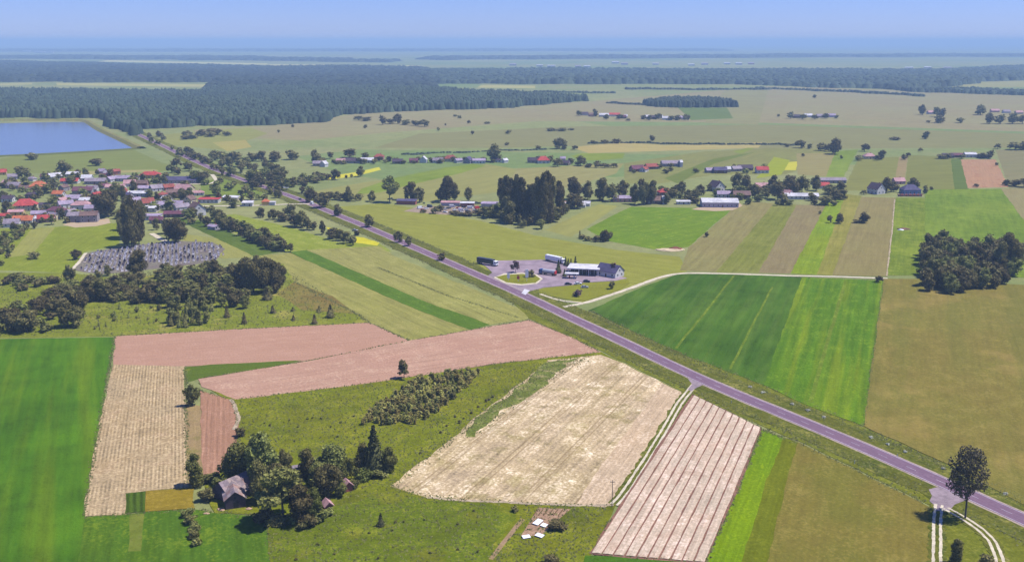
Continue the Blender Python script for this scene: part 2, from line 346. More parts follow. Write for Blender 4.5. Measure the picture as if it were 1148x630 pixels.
field('field', [(288,287),(326,284),(450,340),(526,370),(461,382),(414,361),(322,318)], 'pale mown strip above the pink ploughed field',
      crop((158,158,88),(146,152,80),(166,160,98), d=((305,286),(493,376)), streak=0.45, sw=3, big=40, grain=0.25))
field('field', [(324,283),(344,280.5),(478,339),(550,364),(526,370),(450,340)], 'dark green crop strip running down to the ploughed field',
      crop((84,138,50),(76,126,46),(98,150,58), d=((334,282),(538,367)), streak=0.4, sw=2.5), lift=0.3)
field('field', [(344,280.5),(425,276),(440,286),(596,352),(590,358),(550,364),(478,339)], 'straw coloured grass strip along the road',
      crop((160,160,92),(146,152,82),(168,166,104), d=((384,278),(570,361)), streak=0.45, sw=3, big=40))
field('field', [(-60,258),(36,256),(133,250),(134,275),(96,282),(76,306),(0,303),(-60,305)], 'bright green meadow below the village',
      crop((128,160,58),(116,152,54),(148,164,72), d=((20,300),(100,254)), big=30, streak=0.3))
field('field', [(36,256),(62,255),(36,285),(8,289)], 'pale mown strip in the meadow below the village', crop((156,164,90),(146,156,82), d=((22,288),(49,256))))
field('scrub_meadow', [(-120,306),(76,306),(130,312),(318,296),(330,316),(400,352),(414,362),(270,369),(129,377),(0,379),(-160,382)], 'rough grassland with scattered scrub above the fields',
      crop((124,148,52),(110,138,46),(142,152,64), big=25, patch=0.6, pcol=(178,166,92), ps=26, blotch=0.25, mid=0.35, grain=0.4, streak=0.15), cat='meadow')
field('field', [(330,316),(372,332),(400,352),(340,348),(310,330)], 'reddish heath patch in the rough grassland', crop((136,118,66),(128,132,58), (150,130,80), patch=0.6, pcol=(120,136,56), ps=12))
field('roadside_meadow', [(640,342),(757,388),(856,426),(968,470),(1148,556),(1420,690),(1420,900),(1043,900),(1043,566),(894,494),(766,439),(673,393),(593,357),(560,325)], 'rough olive green land on both sides of the road',
      crop((122,134,44),(104,124,40),(142,142,60), big=20, blotch=0.3, mid=0.4, grain=0.45, streak=0.2, patch=0.6, pcol=(84,104,32), ps=12), cat='meadow')
# right of the road, near
field('green_crop_field', [(660,348),(720,322),(762,307),(800,306.5),(899,311),(856,432),(820,418),(757,394)], 'dark green potato field beside the road',
      crop((62,116,38),(76,132,44),(52,102,38), d=((835,430),(893,312)), big=45, blotch=0.3, mid=0.3, streak=0.45, sw=3.5, grain=0.4, swath=0.5, swc=(88,136,62), sww=7), lift=0.35)
field('green_crop_field', [(899,311),(991,315),(968,478),(905,455),(856,432)], 'brighter green crop field next to the potato field',
      crop((84,146,34),(74,134,34),(106,164,44), d=((915,458),(948,314)), big=45, blotch=0.2, mid=0.2, streak=0.5, sw=3, grain=0.3, swath=0.7, swc=(120,170,44), sww=6), lift=0.35)
light_gap = crop((108,150,54),(92,140,46), (122,160,62), grain=0.5, mid=0.5)
for pa, pb, wd, lab in (((823,309),(758,391),1.3,'pale thin line of sparse crop, left one in the potato field'),((866,322),(818,414),1.1,'pale thin line of sparse crop, right one in the potato field'),((948,315),(908,452),1.8,'yellowish thin line in the brighter green crop')):
    p, q = np.array(G(*pa)), np.array(G(*pb)); t = (q - p) / np.linalg.norm(q - p); nn = np.array([-t[1], t[0]]) * wd / 2
    sheet('crop_line', None, light_gap, lab, 'field', 0.35, ground=[p + nn, p - nn, q - nn, q + nn], sc=23.0)
field('grain_field', [(991,313),(1040,313),(1180,322),(1420,335),(1420,690),(1148,566),(1060,520),(968,478)], 'wide olive brown grain field right of the green crops',
      crop((138,128,62),(126,124,56),(150,138,74), d=((1000,490),(1010,316)), big=40, blotch=0.15, mid=0.2, streak=0.2, sw=3, grain=0.3, patch=0.5, pcol=(168,148,84), ps=38, swath=0.5, swc=(118,122,56), sww=14), lift=0.4)
# left of the road, near
field('green_crop_field', [(-200,380),(0,380),(129,378),(112,470),(94,580),(80,700),(-300,740)], 'deep green crop field at the left edge',
      crop((66,128,28),(78,142,32),(54,112,30), d=((40,620),(70,385)), big=28, blotch=0.25, mid=0.2, streak=0.5, sw=3.5, grain=0.3, swath=0.5, swc=(104,152,36), sww=9, patch=0.3, pcol=(56,104,34), ps=24), lift=0.4)
field('green_crop_field', [(94,580),(141,577),(163,574),(217,571),(240,575),(298,580),(306,640),(310,760),(60,760),(82,690)], 'green crop field in front of the old barn',
      crop((80,134,36),(66,120,36),(104,150,44), d=((180,628),(182,580)), big=14, blotch=0.25, mid=0.25, streak=0.5, sw=2.2, grain=0.25), lift=0.3)
field('meadow', [(222,430),(440,424),(672,394),(735,425),(770,442),(690,568),(662,625),(640,700),(310,760),(300,578),(240,575),(228,545),(268,490),(262,452)], 'rough yellow-green meadow around the old farm',
      crop((126,140,34),(104,130,30),(150,146,56), big=22, blotch=0.35, mid=0.45, grain=0.4, streak=0.2, sw=3, patch=0.65, pcol=(88,106,30), ps=17, d=((300,470),(600,420))), cat='meadow')
field('meadow', [(304,582),(420,556),(446,549),(480,559),(560,565),(577,574),(545,640),(540,700),(310,760),(306,640)], 'fresher green part of the meadow in front of the farm',
      crop((102,132,34),(88,122,30),(128,142,46), big=18, blotch=0.35, mid=0.45, grain=0.4, streak=0.2, patch=0.55, pcol=(126,128,40), ps=14, d=((320,600),(540,590))), cat='meadow', amp=2.5)
field('ploughed_field', [(129,377),(270,369),(414,362),(459,382),(400,394),(338,405),(207,411),(127,409)], 'smooth pink ploughed field, upper of the two',
      crop((192,150,128),(184,142,120),(198,158,138), d=((127,395),(440,372)), streak=0.22, sw=1.6, big=35, blotch=0.08, mid=0.08, grain=0.12))
field('green_crop_field', [(207,412),(236,409),(338,404),(300,413),(225,424),(209,429)], 'thin dark green wedge between the pink fields', crop((92,128,46),(80,118,44), patch=0.6, pcol=(140,148,60), ps=14), amp=0.4)
field('ploughed_field', [(222,425),(300,412.5),(345,405),(459,382),(593,359),(640,378),(673,395),(560,407.5),(400,432),(265,448),(226,434)], 'long pink ploughed field pointing to the road',
      crop((196,156,134),(184,142,122),(208,174,150), d=((240,432),(630,376)), streak=0.35, sw=1.6, big=30, blotch=0.1, mid=0.14, grain=0.2))
field('stubble_field', [(127,409),(206,411),(208,452),(211,546),(141,553),(140,577),(93.5,579),(112,470)], 'buff stubble field with drilled rows beside the deep green crop',
      crop((190,166,130),(178,152,114),(206,184,150), d=((152,562),(166,411)), row=0.24, rs=1.25, rn=0.25, streak=0.4, sw=0.9, big=20, blotch=0.12, mid=0.4, grain=0.6, patch=0.4, pcol=(160,130,100), ps=9))
field('fallow_strip', [(208,452),(224,455),(226,500),(229,543),(211,546)], 'narrow weedy strip between stubble and pink plot',
      crop((168,142,104),(156,138,92), d=((219,545),(216,454)), patch=0.5, pcol=(126,132,66), ps=12))
field('ploughed_field', [(224,438),(262,449),(269,487),(250,528),(229,543),(226,500)], 'small pink ploughed plot beside the old farm',
      crop((180,136,110),(168,126,102),(188,146,122), d=((240,540),(243,442)), row=0.12, rs=2.0, streak=0.4, sw=0.9, blotch=0.06, mid=0.1, grain=0.15))
field('grain_field', [(163,551),(217,547),(218,570),(163,574)], 'small golden rye plot beside the weedy strip', crop((156,134,44),(138,122,40),(166,142,60), big=10, grain=0.35, mid=0.3), lift=0.4, amp=0.4)
field('green_crop_field', [(141,553),(162.5,551.3),(162.5,573.5),(141,575)], 'small dark green garden plot next to the rye', crop((74,112,38),(66,102,34), d=((152,574),(152,553)), row=0.3, rs=2.0), amp=0.3, lift=0.2)
field('vegetable_strip', [(146,577),(162,576),(159,618),(145,618)], 'weedy vegetable strip running into the green crop', crop((104,136,50),(120,140,66),(90,120,50), big=6, mid=0.5, grain=0.5), amp=0.4)
field('stubble_field', [(615,404.5),(673,397.5),(700,409),(735,425),(766,441),(736,495),(690,562),(679,568),(560,563),(480,557),(438,546),(471,519),(512,486),(545,460),(590,424)], 'broad straw coloured harvested field left of the track',
      crop((216,196,160),(194,170,130),(248,236,212), d=((560,560),(715,412)), streak=0.55, sw=1.6, big=18, blotch=0.2, mid=0.55, grain=0.6, patch=0.6, pcol=(156,146,90), ps=10, swath=0.3, swc=(176,160,110), sww=8, tram=0.45, ts=17, tcol=(140,116,82)), amp=1.0)
field('stubble_strip', [(744,430),(766,441),(736,495),(690,562),(679,567.5),(645,566.5),(690,500)], 'paler pinkish strip of the harvested field beside the track', crop((214,188,158),(198,170,138),(230,208,184), d=((660,566),(755,436)), streak=0.5, sw=1.2, mid=0.3, grain=0.45), amp=0.8)
field('weed_streak', [(606,409),(648,401),(634,413),(604,436),(572,456),(546,477),(527,490),(517,488),(546,463),(578,437)], 'dark green weedy streak along the harvested field', crop((112,138,66),(96,126,56), (150,152,92), big=7, mid=0.5, grain=0.6, patch=0.6, pcol=(186,172,126), ps=6), amp=2.6)
field('green_crop_field', [(854.5,481),(879,490),(852,560),(829,640),(815,690),(760,690),(792,630)], 'bright lime green strip right of the striped beds',
      crop((112,170,16),(92,154,20),(126,180,30), d=((810,628),(866,486)), streak=0.45, sw=1.6, blotch=0.12, mid=0.15), lift=0.3)
field('green_crop_field', [(879,490),(894,496),(858,634),(843,690),(815,690),(829,640),(852,560)], 'olive green strip beside the lime green strip',
      crop((112,128,26),(100,122,26),(124,136,36), d=((845,628),(886,494)), streak=0.35, sw=1.6), lift=0.28)
field('grain_field', [(894,496),(960,528),(1043,568),(1046,640),(1050,720),(830,720),(858,634)], 'olive brown grain field left of the farm track',
      crop((136,126,58),(122,120,50),(148,136,70), d=((950,628),(960,530)), big=22, blotch=0.15, mid=0.22, streak=0.2, grain=0.3, patch=0.45, pcol=(112,116,46), ps=22), lift=0.4)
field('green_crop_field', [(657,623),(700,624),(762,626),(800,632),(790,690),(640,690)], 'green crop corner below the striped beds', crop((74,136,40),(66,124,38)), lift=0.3)
# striped bed field: bare furrow soil with raised beds as separate parts
beds_soil = crop((150,110,96),(132,98,84),(166,124,104), d=((662,621),(777,443)), grain=0.4, mid=0.25)
bedf = field('bed_field', [(776,442),(815,461),(854,480.5),(826,552),(790,632),(726,628),(661,621),(684,583)], 'striped pinkish field of raised beds between the track and the lime green strip', beds_soil, amp=0.3)
bed_top = crop((222,200,178),(206,180,158),(238,222,206), d=((662,621),(777,443)), grain=0.4, mid=0.3, streak=0.45, sw=0.7, big=14, patch=0.3, pcol=(184,146,122), ps=6)
TL, TR, BL, BR = [np.array(G(*p)) for p in ((777.5,443.5),(853,480.5),(662,620.5),(790.5,631))]
NB = 10
for i in range(NB):
    nseg = 26; V = []
    a, b2 = (i + 0.10) / NB, (i + 0.90) / NB
    for k in range(nseg + 1):
        t = k / nseg; l = TL + (BL - TL) * t; r = TR + (BR - TR) * t
        j = rng.normal(0, 0.002, 2)
        for u, z in ((a + j[0] - 0.004, -0.1), (a + j[0], 0.16), ((a + b2) / 2, 0.22), (b2 + j[1], 0.16), (b2 + j[1] + 0.004, -0.1)):
            q = l + (r - l) * u; V.append((q[0], q[1], zlev[0] + z + rng.normal(0, 0.02)))
    F = [(k * 5 + s, (k + 1) * 5 + s, (k + 1) * 5 + s + 1, k * 5 + s + 1) for k in range(nseg) for s in range(4)]
    link('soil_bed', mesh('soil_bed', V, F, [bed_top]), bedf)

# ------------------------------------------------------------------ road, tracks, paths
road_px = [(96,121),(126,135),(157,152),(183,164),(210,177),(238,189.5),(272,201.6),(307,213.6),(342,226),(365,236),(400,250),(440,267),(520,302),(583,329),(640,356.5),(700,384),(786,426.5),(870,461),(940,489),(1000,516),(1075,549),(1148,582.5),(1300,652)]
def offset_line(P, d):
    P = np.asarray(P); t = np.gradient(P, axis=0); t /= np.linalg.norm(t, axis=1)[:, None]
    return P + np.stack([t[:, 1], -t[:, 0]], 1) * d
def smoothline(P, n):
    P = np.asarray(P, float); s = np.r_[0, np.cumsum(np.linalg.norm(np.diff(P, axis=0), axis=1))]
    k = np.linspace(0, s[-1], n); Q = np.stack([np.interp(k, s, P[:, 0]), np.interp(k, s, P[:, 1])], 1)
    for _ in range(max(2, n // 20)): Q[1:-1] = (Q[:-2] + 2 * Q[1:-1] + Q[2:]) / 4
    return Q
def ribbon(name, P, o0, o1, z, mat, label=None, cat=None, kind='structure', parent=None, jit=0.0, thick=0.3):
    A, B = offset_line(P, o0), offset_line(P, o1); n = len(P)
    if jit: A = A + rng.normal(0, jit, A.shape); B = B + rng.normal(0, jit, B.shape)
    V = [(a[0], a[1], z) for a in A] + [(b[0], b[1], z) for b in B]; F = [(i, i + 1, n + i + 1, n + i) for i in range(n - 1)]
    if thick:
        V += [(a[0], a[1], z - thick) for a in A] + [(b[0], b[1], z - thick) for b in B]
        F += [(2 * n + i, 2 * n + i + 1, i + 1, i) for i in range(n - 1)] + [(n + i, n + i + 1, 3 * n + i + 1, 3 * n + i) for i in range(n - 1)]
    o = link(name, mesh(name, V, F, [mat]), parent)
    return tag(o, label, cat, kind=kind) if parent is None else o
RP = np.array([G(*p) for p in road_px]); RL = smoothline(RP, 260)
ZR = 0.2
verge_mat = crop((114,122,48),(90,106,40),(142,138,72), d=((786,426),(1148,582)), big=18, mid=0.4, grain=0.5, streak=0.5, sw=1.6, patch=0.5, pcol=(66,90,34), ps=7)
ribbon('verge', RL, -13, 13, ZR, verge_mat, 'rough grass verge along both sides of the road', 'verge', jit=0.8, thick=1.2)
soil_edge = plain('road_shoulder_dust', C(186,166,150), 0.95, 0.2, 0.6)
ribbon('road_shoulder', RL, -4.5, 4.5, ZR + 0.02, soil_edge, 'dusty gravel shoulder of the asphalt road', 'shoulder', jit=0.12)
asph = fieldmat('asphalt', C(140,112,128), C(126,102,120), C(148,122,136), ang=ang((786,426),(1000,516)), big=40, blotch=0.1, mid=0.08, grain=0.1, streak=0.35, sw=0.7, bump=0.1)
ribbon('road', RL, -3.7, 3.7, ZR + 0.045, asph, 'straight grey asphalt road crossing the fields diagonally', 'road')
white = plain('road_paint', C(214,206,216), 0.7, 0.15, 1.5)
for s in (-1, 1):
    ribbon('edge_line', RL, s * 3.25 - 0.11, s * 3.25 + 0.11, ZR + 0.055, white, 'worn white line along the %s edge of the road' % ('near' if s > 0 else 'far'), 'road marking', thick=0)
# centre dashes in the nearer part
dash = []; seg = np.r_[0, np.cumsum(np.linalg.norm(np.diff(RL, axis=0), axis=1))]
def along(s): return np.array([np.interp(s, seg, RL[:, 0]), np.interp(s, seg, RL[:, 1])])
V = []; F = []; s = seg[-1] - 900
while s < seg[-1] - 5:
    a, b2 = along(s), along(s + 4); t = (b2 - a) / np.linalg.norm(b2 - a); nn = np.array([-t[1], t[0]]) * 0.07; k = len(V)
    V += [(*(a + nn), ZR + 0.055), (*(a - nn), ZR + 0.055), (*(b2 - nn), ZR + 0.055), (*(b2 + nn), ZR + 0.055)]; F.append((k, k + 1, k + 2, k + 3)); s += 12
tag(link('centre_line', mesh('centre_line', V, F, [white])), 'dashed white centre line of the road', 'road marking', kind='structure')

dust = plain('track_dust', C(226,212,184), 0.95, 0.18, 0.8)
dust2 = plain('track_dust_dark', C(190,170,140), 0.95, 0.25, 0.8)
ztr = [ZR + 0.012]
def track(px, label, wheels=0.95, w=0.42, mid=True, mat=None, n=60):
    P = smoothline([G(*p) for p in px], n); ztr[0] += 0.005
    if mid: ribbon('track_verge', P, -2.4, 2.4, ztr[0] - 0.002, verge_mat, label.replace('wheel-rut', 'grass edging of the') , 'track', jit=0.35)
    for s in (-1, 1):
        ribbon('wheel_track', P, s * wheels - w, s * wheels + w, ztr[0] + 0.02, mat or dust, label + (' (near rut)' if s > 0 else ' (far rut)'), 'track', jit=0.07)
track([(779,431),(762,452),(744,484),(724,517),(703,549),(694,561),(688,566)], 'pale wheel-rut track between harvested field and striped beds')
track([(1052.5,566),(1050.5,585),(1050.5,610),(1050,640),(1050,680)], 'pale wheel-rut track running down beside the olive field')
track([(1060,570),(1080,581),(1097,592),(1112,606),(1120,625),(1124,650),(1128,690)], 'curving wheel-rut track below the tall roadside tree')
def path(px, w, label, mat=dust, name='path', jit=0.15, n=60):
    P = smoothline([G(*p) for p in px], n); ztr[0] += 0.005
    return ribbon(name, P, -w / 2, w / 2, ztr[0], mat, label, 'path', jit=jit)
path([(688,566.5),(650,567),(600,565),(560,563),(520,561.5),(480,558)], 1.2, 'faint earth path along the lower edge of the harvested field', dust2)
path([(632,344.5),(656,340),(698,326.5),(740,311),(760,306.6),(800,306.8),(885,309.5),(940,310.5),(995,312.5)], 3.0, 'pale gravel lane from the road past the filling station')
path([(606,330),(620,335),(633,338),(656,340)], 2.0, 'short pale footpath curving round the filling station lawn')
path([(78,305),(88,295),(96,284)], 2.0, 'pale footpath beside the graveyard corner')
path([(170,262),(180,268),(190,273)], 4.0, 'pale lane behind the dark poplars leading to the graveyard')
path([(188,206.5),(236,206.5),(243,203),(238,196)], 4.0, 'pale lane behind the long slate roof')
path([(222,231.5),(280,231),(330,229),(352,229)], 4.0, 'pale lane from the village to the main road')
path([(262,482),(268,470),(262,452),(258,448)], 1.4, 'thin pale path beside the small pink plot', dust2)
path([(1003,224),(1000,260),(994,310)], 0.8, 'pale boundary path along the light green strip', dust2)
asph2 = plain('asphalt_pale', C(166,146,154), 0.95, 0.2, 0.15)
asph3 = plain('asphalt_bell_mouth', C(160,142,146), 0.95, 0.2, 0.5)
sheet('road_junction', [(1041,549),(1045,556),(1042,562),(1048,567),(1048,573),(1064,573),(1070,566),(1080,562),(1092,560),(1060,544)], asph3, 'pale asphalt mouth where the farm tracks meet the road', 'road', 0.1, zabs=ZR + 0.041)
sheet('road_junction', [(771,425),(776,431),(771,437),(775,439),(781,435),(790,431),(798,430)], asph3, 'small asphalt mouth of the field track at the road', 'road', 0.1, zabs=ZR + 0.041)
sheet('forecourt', [(533,293),(560,292.5),(612,291.5),(626,293),(637,297),(660,302),(703,312),(690,315),(655,317),(640,320),(610,322.5),(593,327),(586,330),(545,311),(552,306),(545,299)], asph2, 'grey paved yard of the filling station', 'yard', 0.2, zabs=ZR + 0.014)
sheet('kerb', [(553.5,311.5),(565,307),(585,306),(602,308),(608.5,313),(602,318.6),(584,320.3),(567,318.4)], dust, 'pale kerb round the oval grass island', 'kerb', 0.1, zabs=ZR + 0.05)
sheet('lawn', [(600,327.5),(612,323.2),(641,320.8),(656,317.8),(692,315.8),(704,313),(706,318),(690,327.5),(656,337.5),(633,335.5),(612,331)], crop((142,150,56),(126,142,50), grain=0.3), 'grass lawn between the station yard and the gravel lane', 'lawn', 0.3, zabs=ZR + 0.02)
sheet('lawn', [(556,311),(566,308.5),(585,307.5),(600,309),(606,313),(600,317.5),(584,319),(568,317)], crop((140,150,50),(124,140,46), grain=0.3), 'oval grass island in the station yard', 'lawn', 0.2, zabs=ZR + 0.07)
sheet('graveyard_ground', [(95,284),(140,276),(200,270),(240,272),(252,279),(240,294),(180,301),(112,308),(84,303)], crop((140,130,126),(116,118,100),(158,146,142), big=9, mid=0.4, grain=0.4), 'trodden ground of the graveyard', 'graveyard', 0.8)
dry = crop((208,190,162),(190,166,140),(170,150,110), big=6, mid=0.4, grain=0.3)
sheet('bare_ground', [(70,252),(80,249),(104,246),(122,245),(124,250),(108,253.5),(85,255)], dry, 'bare sandy building plot at the village edge', 'ground', 1.2)
sheet('yard', [(775,235),(790,231),(830,228),(832,231),(822,236),(800,237)], dry, 'pale yard in front of the white-roofed hall', 'yard', 0.8)
sheet('yard', [(452,237),(470,231),(530,232),(545,238),(500,241)], crop((176,158,140),(150,136,118),(196,180,160), big=6), 'cluttered scrapyard ground beside the meadow', 'yard', 0.8)
sheet('garden_plot', [(584,601),(606,601),(640,571),(603,569)], crop((176,142,118),(164,132,108),(188,156,130), grain=0.4), 'bare garden plot with white cold frames', 'garden', 0.3)
sheet('garden_plot', [(548,627),(553,628),(588,583),(583,581)], crop((178,150,120),(160,132,104),(140,130,70), grain=0.4), 'narrow garden bed beside the white cold frames', 'garden', 0.3)
# ------------------------------------------------------------------ reservoir
wm, nt, b = newmat('water')
b.inputs['Base Color'].default_value = (0.13, 0.15, 0.20, 1); b.inputs['Roughness'].default_value = 0.2; b.inputs['Specular IOR Level'].default_value = 0.5
g = nt.nodes.new('ShaderNodeNewGeometry'); bp = nt.nodes.new('ShaderNodeBump'); bp.inputs['Strength'].default_value = 0.25; bp.inputs['Distance'].default_value = 0.3
nt.links.new(noise(nt, g.outputs['Position'], 0.25, 3), bp.inputs['Height']); nt.links.new(bp.outputs[0], b.inputs['Normal'])
water_px = [(-260,139),(0,138.5),(60,137),(97,137),(112,147),(135,157),(154,166.5),(100,170),(46,173),(0,175),(-260,186)]
sheet('water', water_px, wm, 'pale blue reservoir behind the village', 'reservoir', 1.5, lift=0.1, sc=40)
def bank(px, w, h, mat, label):
    P = smoothline([G(*p) for p in px], 50); V = []; F = []
    for o, z in ((-w, 0), (-w * 0.35, h), (w * 0.35, h), (w, 0)):
        V += [(q[0], q[1], z) for q in offset_line(P, o)]
    n = len(P)
    for s in range(3): F += [(s * n + i, s * n + i + 1, (s + 1) * n + i + 1, (s + 1) * n + i) for i in range(n - 1)]
    tag(link('embankment', mesh('embankment', V, F, [mat])), label, 'embankment', kind='structure')
bank([(-260,137),(0,135.5),(97,135.5),(113,146),(136,156.5),(158,167)], 8, 3.0, crop((150,146,92),(120,132,74),(170,160,110)), 'grassy dyke round the far and right side of the reservoir')
bank([(-260,187),(0,175.5),(46,173.5),(100,170.6),(156,167)], 8, 1.2, crop((110,124,66),(92,112,58)), 'low grassy bank along the near side of the reservoir')
HAZE = 1.3e-4
# ------------------------------------------------------------------ vegetation
leaf_broad = leafmat('leaf_broad', (0.108, 0.122, 0.027, 1), (0.234, 0.225, 0.060, 1))
leaf_dark = leafmat('leaf_dark', (0.094, 0.084, 0.026, 1), (0.190, 0.157, 0.056, 1), hv=0.2)
leaf_spruce = leafmat('leaf_spruce', (0.053, 0.060, 0.020, 1), (0.101, 0.104, 0.036, 1), trans=0.1)
leaf_olive = leafmat('leaf_olive', (0.138, 0.143, 0.035, 1), (0.244, 0.227, 0.068, 1))
leaf_lime = leafmat('leaf_lime', (0.10, 0.13, 0.02, 1), (0.18, 0.19, 0.04, 1))
leaf_brown = leafmat('leaf_brown', (0.075, 0.060, 0.038, 1), (0.140, 0.115, 0.070, 1), hv=0.05)
leaf_pale = leafmat('leaf_pale', (0.30, 0.30, 0.20, 1), (0.55, 0.54, 0.45, 1))
leaf_sapling = leafmat('leaf_sapling', (0.242, 0.218, 0.055, 1), (0.390, 0.334, 0.098, 1))
leaf_purple = leafmat('leaf_purple', (0.090, 0.050, 0.054, 1), (0.144, 0.086, 0.090, 1))
bark = pm('bark', (0.10, 0.085, 0.075, 1), scale=3.0, var=0.3)
LEAF = {'broad': leaf_broad, 'dark': leaf_dark, 'spruce': leaf_spruce, 'olive': leaf_olive, 'lime': leaf_lime, 'purple': leaf_purple, 'sapling': leaf_sapling, 'brown': leaf_brown, 'pale': leaf_pale}

ICO = None
def ico():
    global ICO
    if ICO is None:
        bm = bmesh.new(); bmesh.ops.create_icosphere(bm, subdivisions=1, radius=1)
        ICO = (np.array([v.co[:] for v in bm.verts]), np.array([[v.index for v in f.verts] for f in bm.faces])); bm.free()
    return ICO
def crown(kind, nl, ls, seed, core=True):
    """leaf clumps spread through a lobed volume, unit height; returns triangles"""
    r = np.random.default_rng(seed); lobes = []
    if kind == 'oak':
        n = 13
        for i in range(n):
            a = r.uniform(0, 2 * math.pi); z = r.uniform(0.20, 0.86); w = 0.30 * math.sqrt(max(0.05, 1 - ((z - 0.48) / 0.46) ** 2)) * r.uniform(0.35, 1)
            lobes.append((w * math.cos(a), w * math.sin(a), z, r.uniform(0.11, 0.19)))
        lobes.append((0, 0, 0.82, 0.15)); lobes.append((0, 0, 0.55, 0.24))
    elif kind == 'birch':
        for i in range(15):
            a = r.uniform(0, 2 * math.pi); z = r.uniform(0.34, 0.93); w = 0.24 * math.sqrt(max(0.04, 1 - ((z - 0.55) / 0.42) ** 2)) * r.uniform(0.3, 1.1)
            lobes.append((w * math.cos(a), w * math.sin(a), z, r.uniform(0.06, 0.12)))
        lobes.append((0, 0, 0.9, 0.07)); lobes.append((0, 0, 0.6, 0.14))
    elif kind == 'ash':
        for i in range(44):
            a = i * 2.4; z = 0.34 + 0.58 * i / 43; w = 0.27 * math.sqrt(max(0.03, 1 - ((z - 0.58) / 0.38) ** 2)) * r.uniform(0.3, 1.0)
            lobes.append((w * math.cos(a) + 0.06, w * math.sin(a), z, r.uniform(0.055, 0.095)))
        lobes.append((0.05, 0, 0.94, 0.06)); lobes.append((0.05, 0, 0.6, 0.13))
    elif kind == 'poplar':
        for i in range(13):
            a = r.uniform(0, 2 * math.pi); z = 0.14 + 0.78 * i / 12; w = 0.07 * r.uniform(0.2, 1.2)
            lobes.append((w * math.cos(a), w * math.sin(a), z, (0.12 if z < 0.75 else 0.08) * r.uniform(0.75, 1.2)))
        lobes.append((0, 0, 0.95, 0.045))
    elif kind == 'bush':
        for i in range(9):
            a = r.uniform(0, 2 * math.pi); w = r.uniform(0.05, 0.36); z = r.uniform(0.22, 0.72)
            lobes.append((w * math.cos(a), w * math.sin(a), z, r.uniform(0.18, 0.28)))
    Vs, Fs, k = [], [], 0
    if kind == 'spruce':
        N = nl; z = 0.06 + 0.93 * (r.random(N) ** 1.3); rad = (1 - z) * 0.26 * (0.72 + 0.28 * np.sin(z * 60)) * r.uniform(0.35, 1.08, N) + 0.012
        a = r.uniform(0, 2 * math.pi, N); c = np.stack([rad * np.cos(a), rad * np.sin(a), z - 0.10 * rad], 1)
        d = np.stack([np.cos(a), np.sin(a), np.full(N, 0.55)], 1)
        V = [(0.19 * math.cos(t), 0.19 * math.sin(t), 0.09) for t in np.linspace(0, 2 * math.pi, 8)[:-1]] + [(0, 0, 0.93)]
        if core: Vs.append(np.array(V)); Fs.append(np.array([(i, (i + 1) % 7, 7) for i in range(7)])); k = 8
    else:
        L = np.array(lobes); cs, ds = [], []
        w = L[:, 3] ** 2; pick = r.choice(len(L), nl * 2, p=w / w.sum())
        d = r.normal(size=(nl * 2, 3)); d /= np.linalg.norm(d, axis=1)[:, None]
        c = L[pick, :3] + d * (L[pick, 3] * r.uniform(0.72, 1.12, nl * 2))[:, None]
        dist = np.linalg.norm(c[:, None] - L[None, :, :3], axis=2) / L[None, :, 3]; dist[np.arange(len(c)), pick] = 9
        keep = (dist.min(1) > 0.72) & (c[:, 2] > 0.02); c = c[keep][:nl]; d = d[keep][:nl]
        if core:
            iv, if_ = ico()
            for lx, ly, lz, lr in lobes:
                jv = iv * lr * ({'birch': 0.5, 'ash': 0.3}.get(kind, 0.72)) * (1 + r.normal(0, 0.12, (len(iv), 1))) + (lx, ly, lz); jv[:, 2] = np.maximum(jv[:, 2], 0.0)
                Vs.append(jv); Fs.append(if_ + k); k += len(iv)
    n = len(c); nr = d + r.normal(0, 0.8, (n, 3)); nr /= np.linalg.norm(nr, axis=1)[:, None]
    u = np.cross(nr, r.normal(size=(n, 3))); u /= np.linalg.norm(u, axis=1)[:, None]; v = np.cross(nr, u)
    s = (ls * r.uniform(0.6, 1.35, n))[:, None]
    q = np.stack([c + u * s, c + v * s * 0.8, c - u * s, c - v * s * 0.7], 1).reshape(-1, 3)
    q[:, 2] = np.maximum(q[:, 2], 0.0)
    b = np.arange(n)[:, None] * 4 + k
    Vs.append(q); Fs.append(np.concatenate([b + [0, 1, 2], b + [0, 2, 3]]))
    return np.concatenate(Vs), np.concatenate(Fs)
def tubes(segs, sides=6):
    V, F = [], []
    for p, q, r0, r1 in segs:
        p, q = np.array(p, float), np.array(q, float); t = (q - p) / np.linalg.norm(q - p)
        u = np.cross(t, (0.3, 0.9, 0.2)); u /= np.linalg.norm(u); w = np.cross(t, u); k = len(V)
        for c, r in ((p, r0), (q, r1)):
            V += [tuple(c + r * (math.cos(a) * u + math.sin(a) * w)) for a in np.linspace(0, 2 * math.pi, sides + 1)[:-1]]
        F += [(k + i, k + (i + 1) % sides, k + sides + (i + 1) % sides) for i in range(sides)] + [(k + i, k + sides + (i + 1) % sides, k + sides + i) for i in range(sides)]
    return np.array(V), np.array(F)
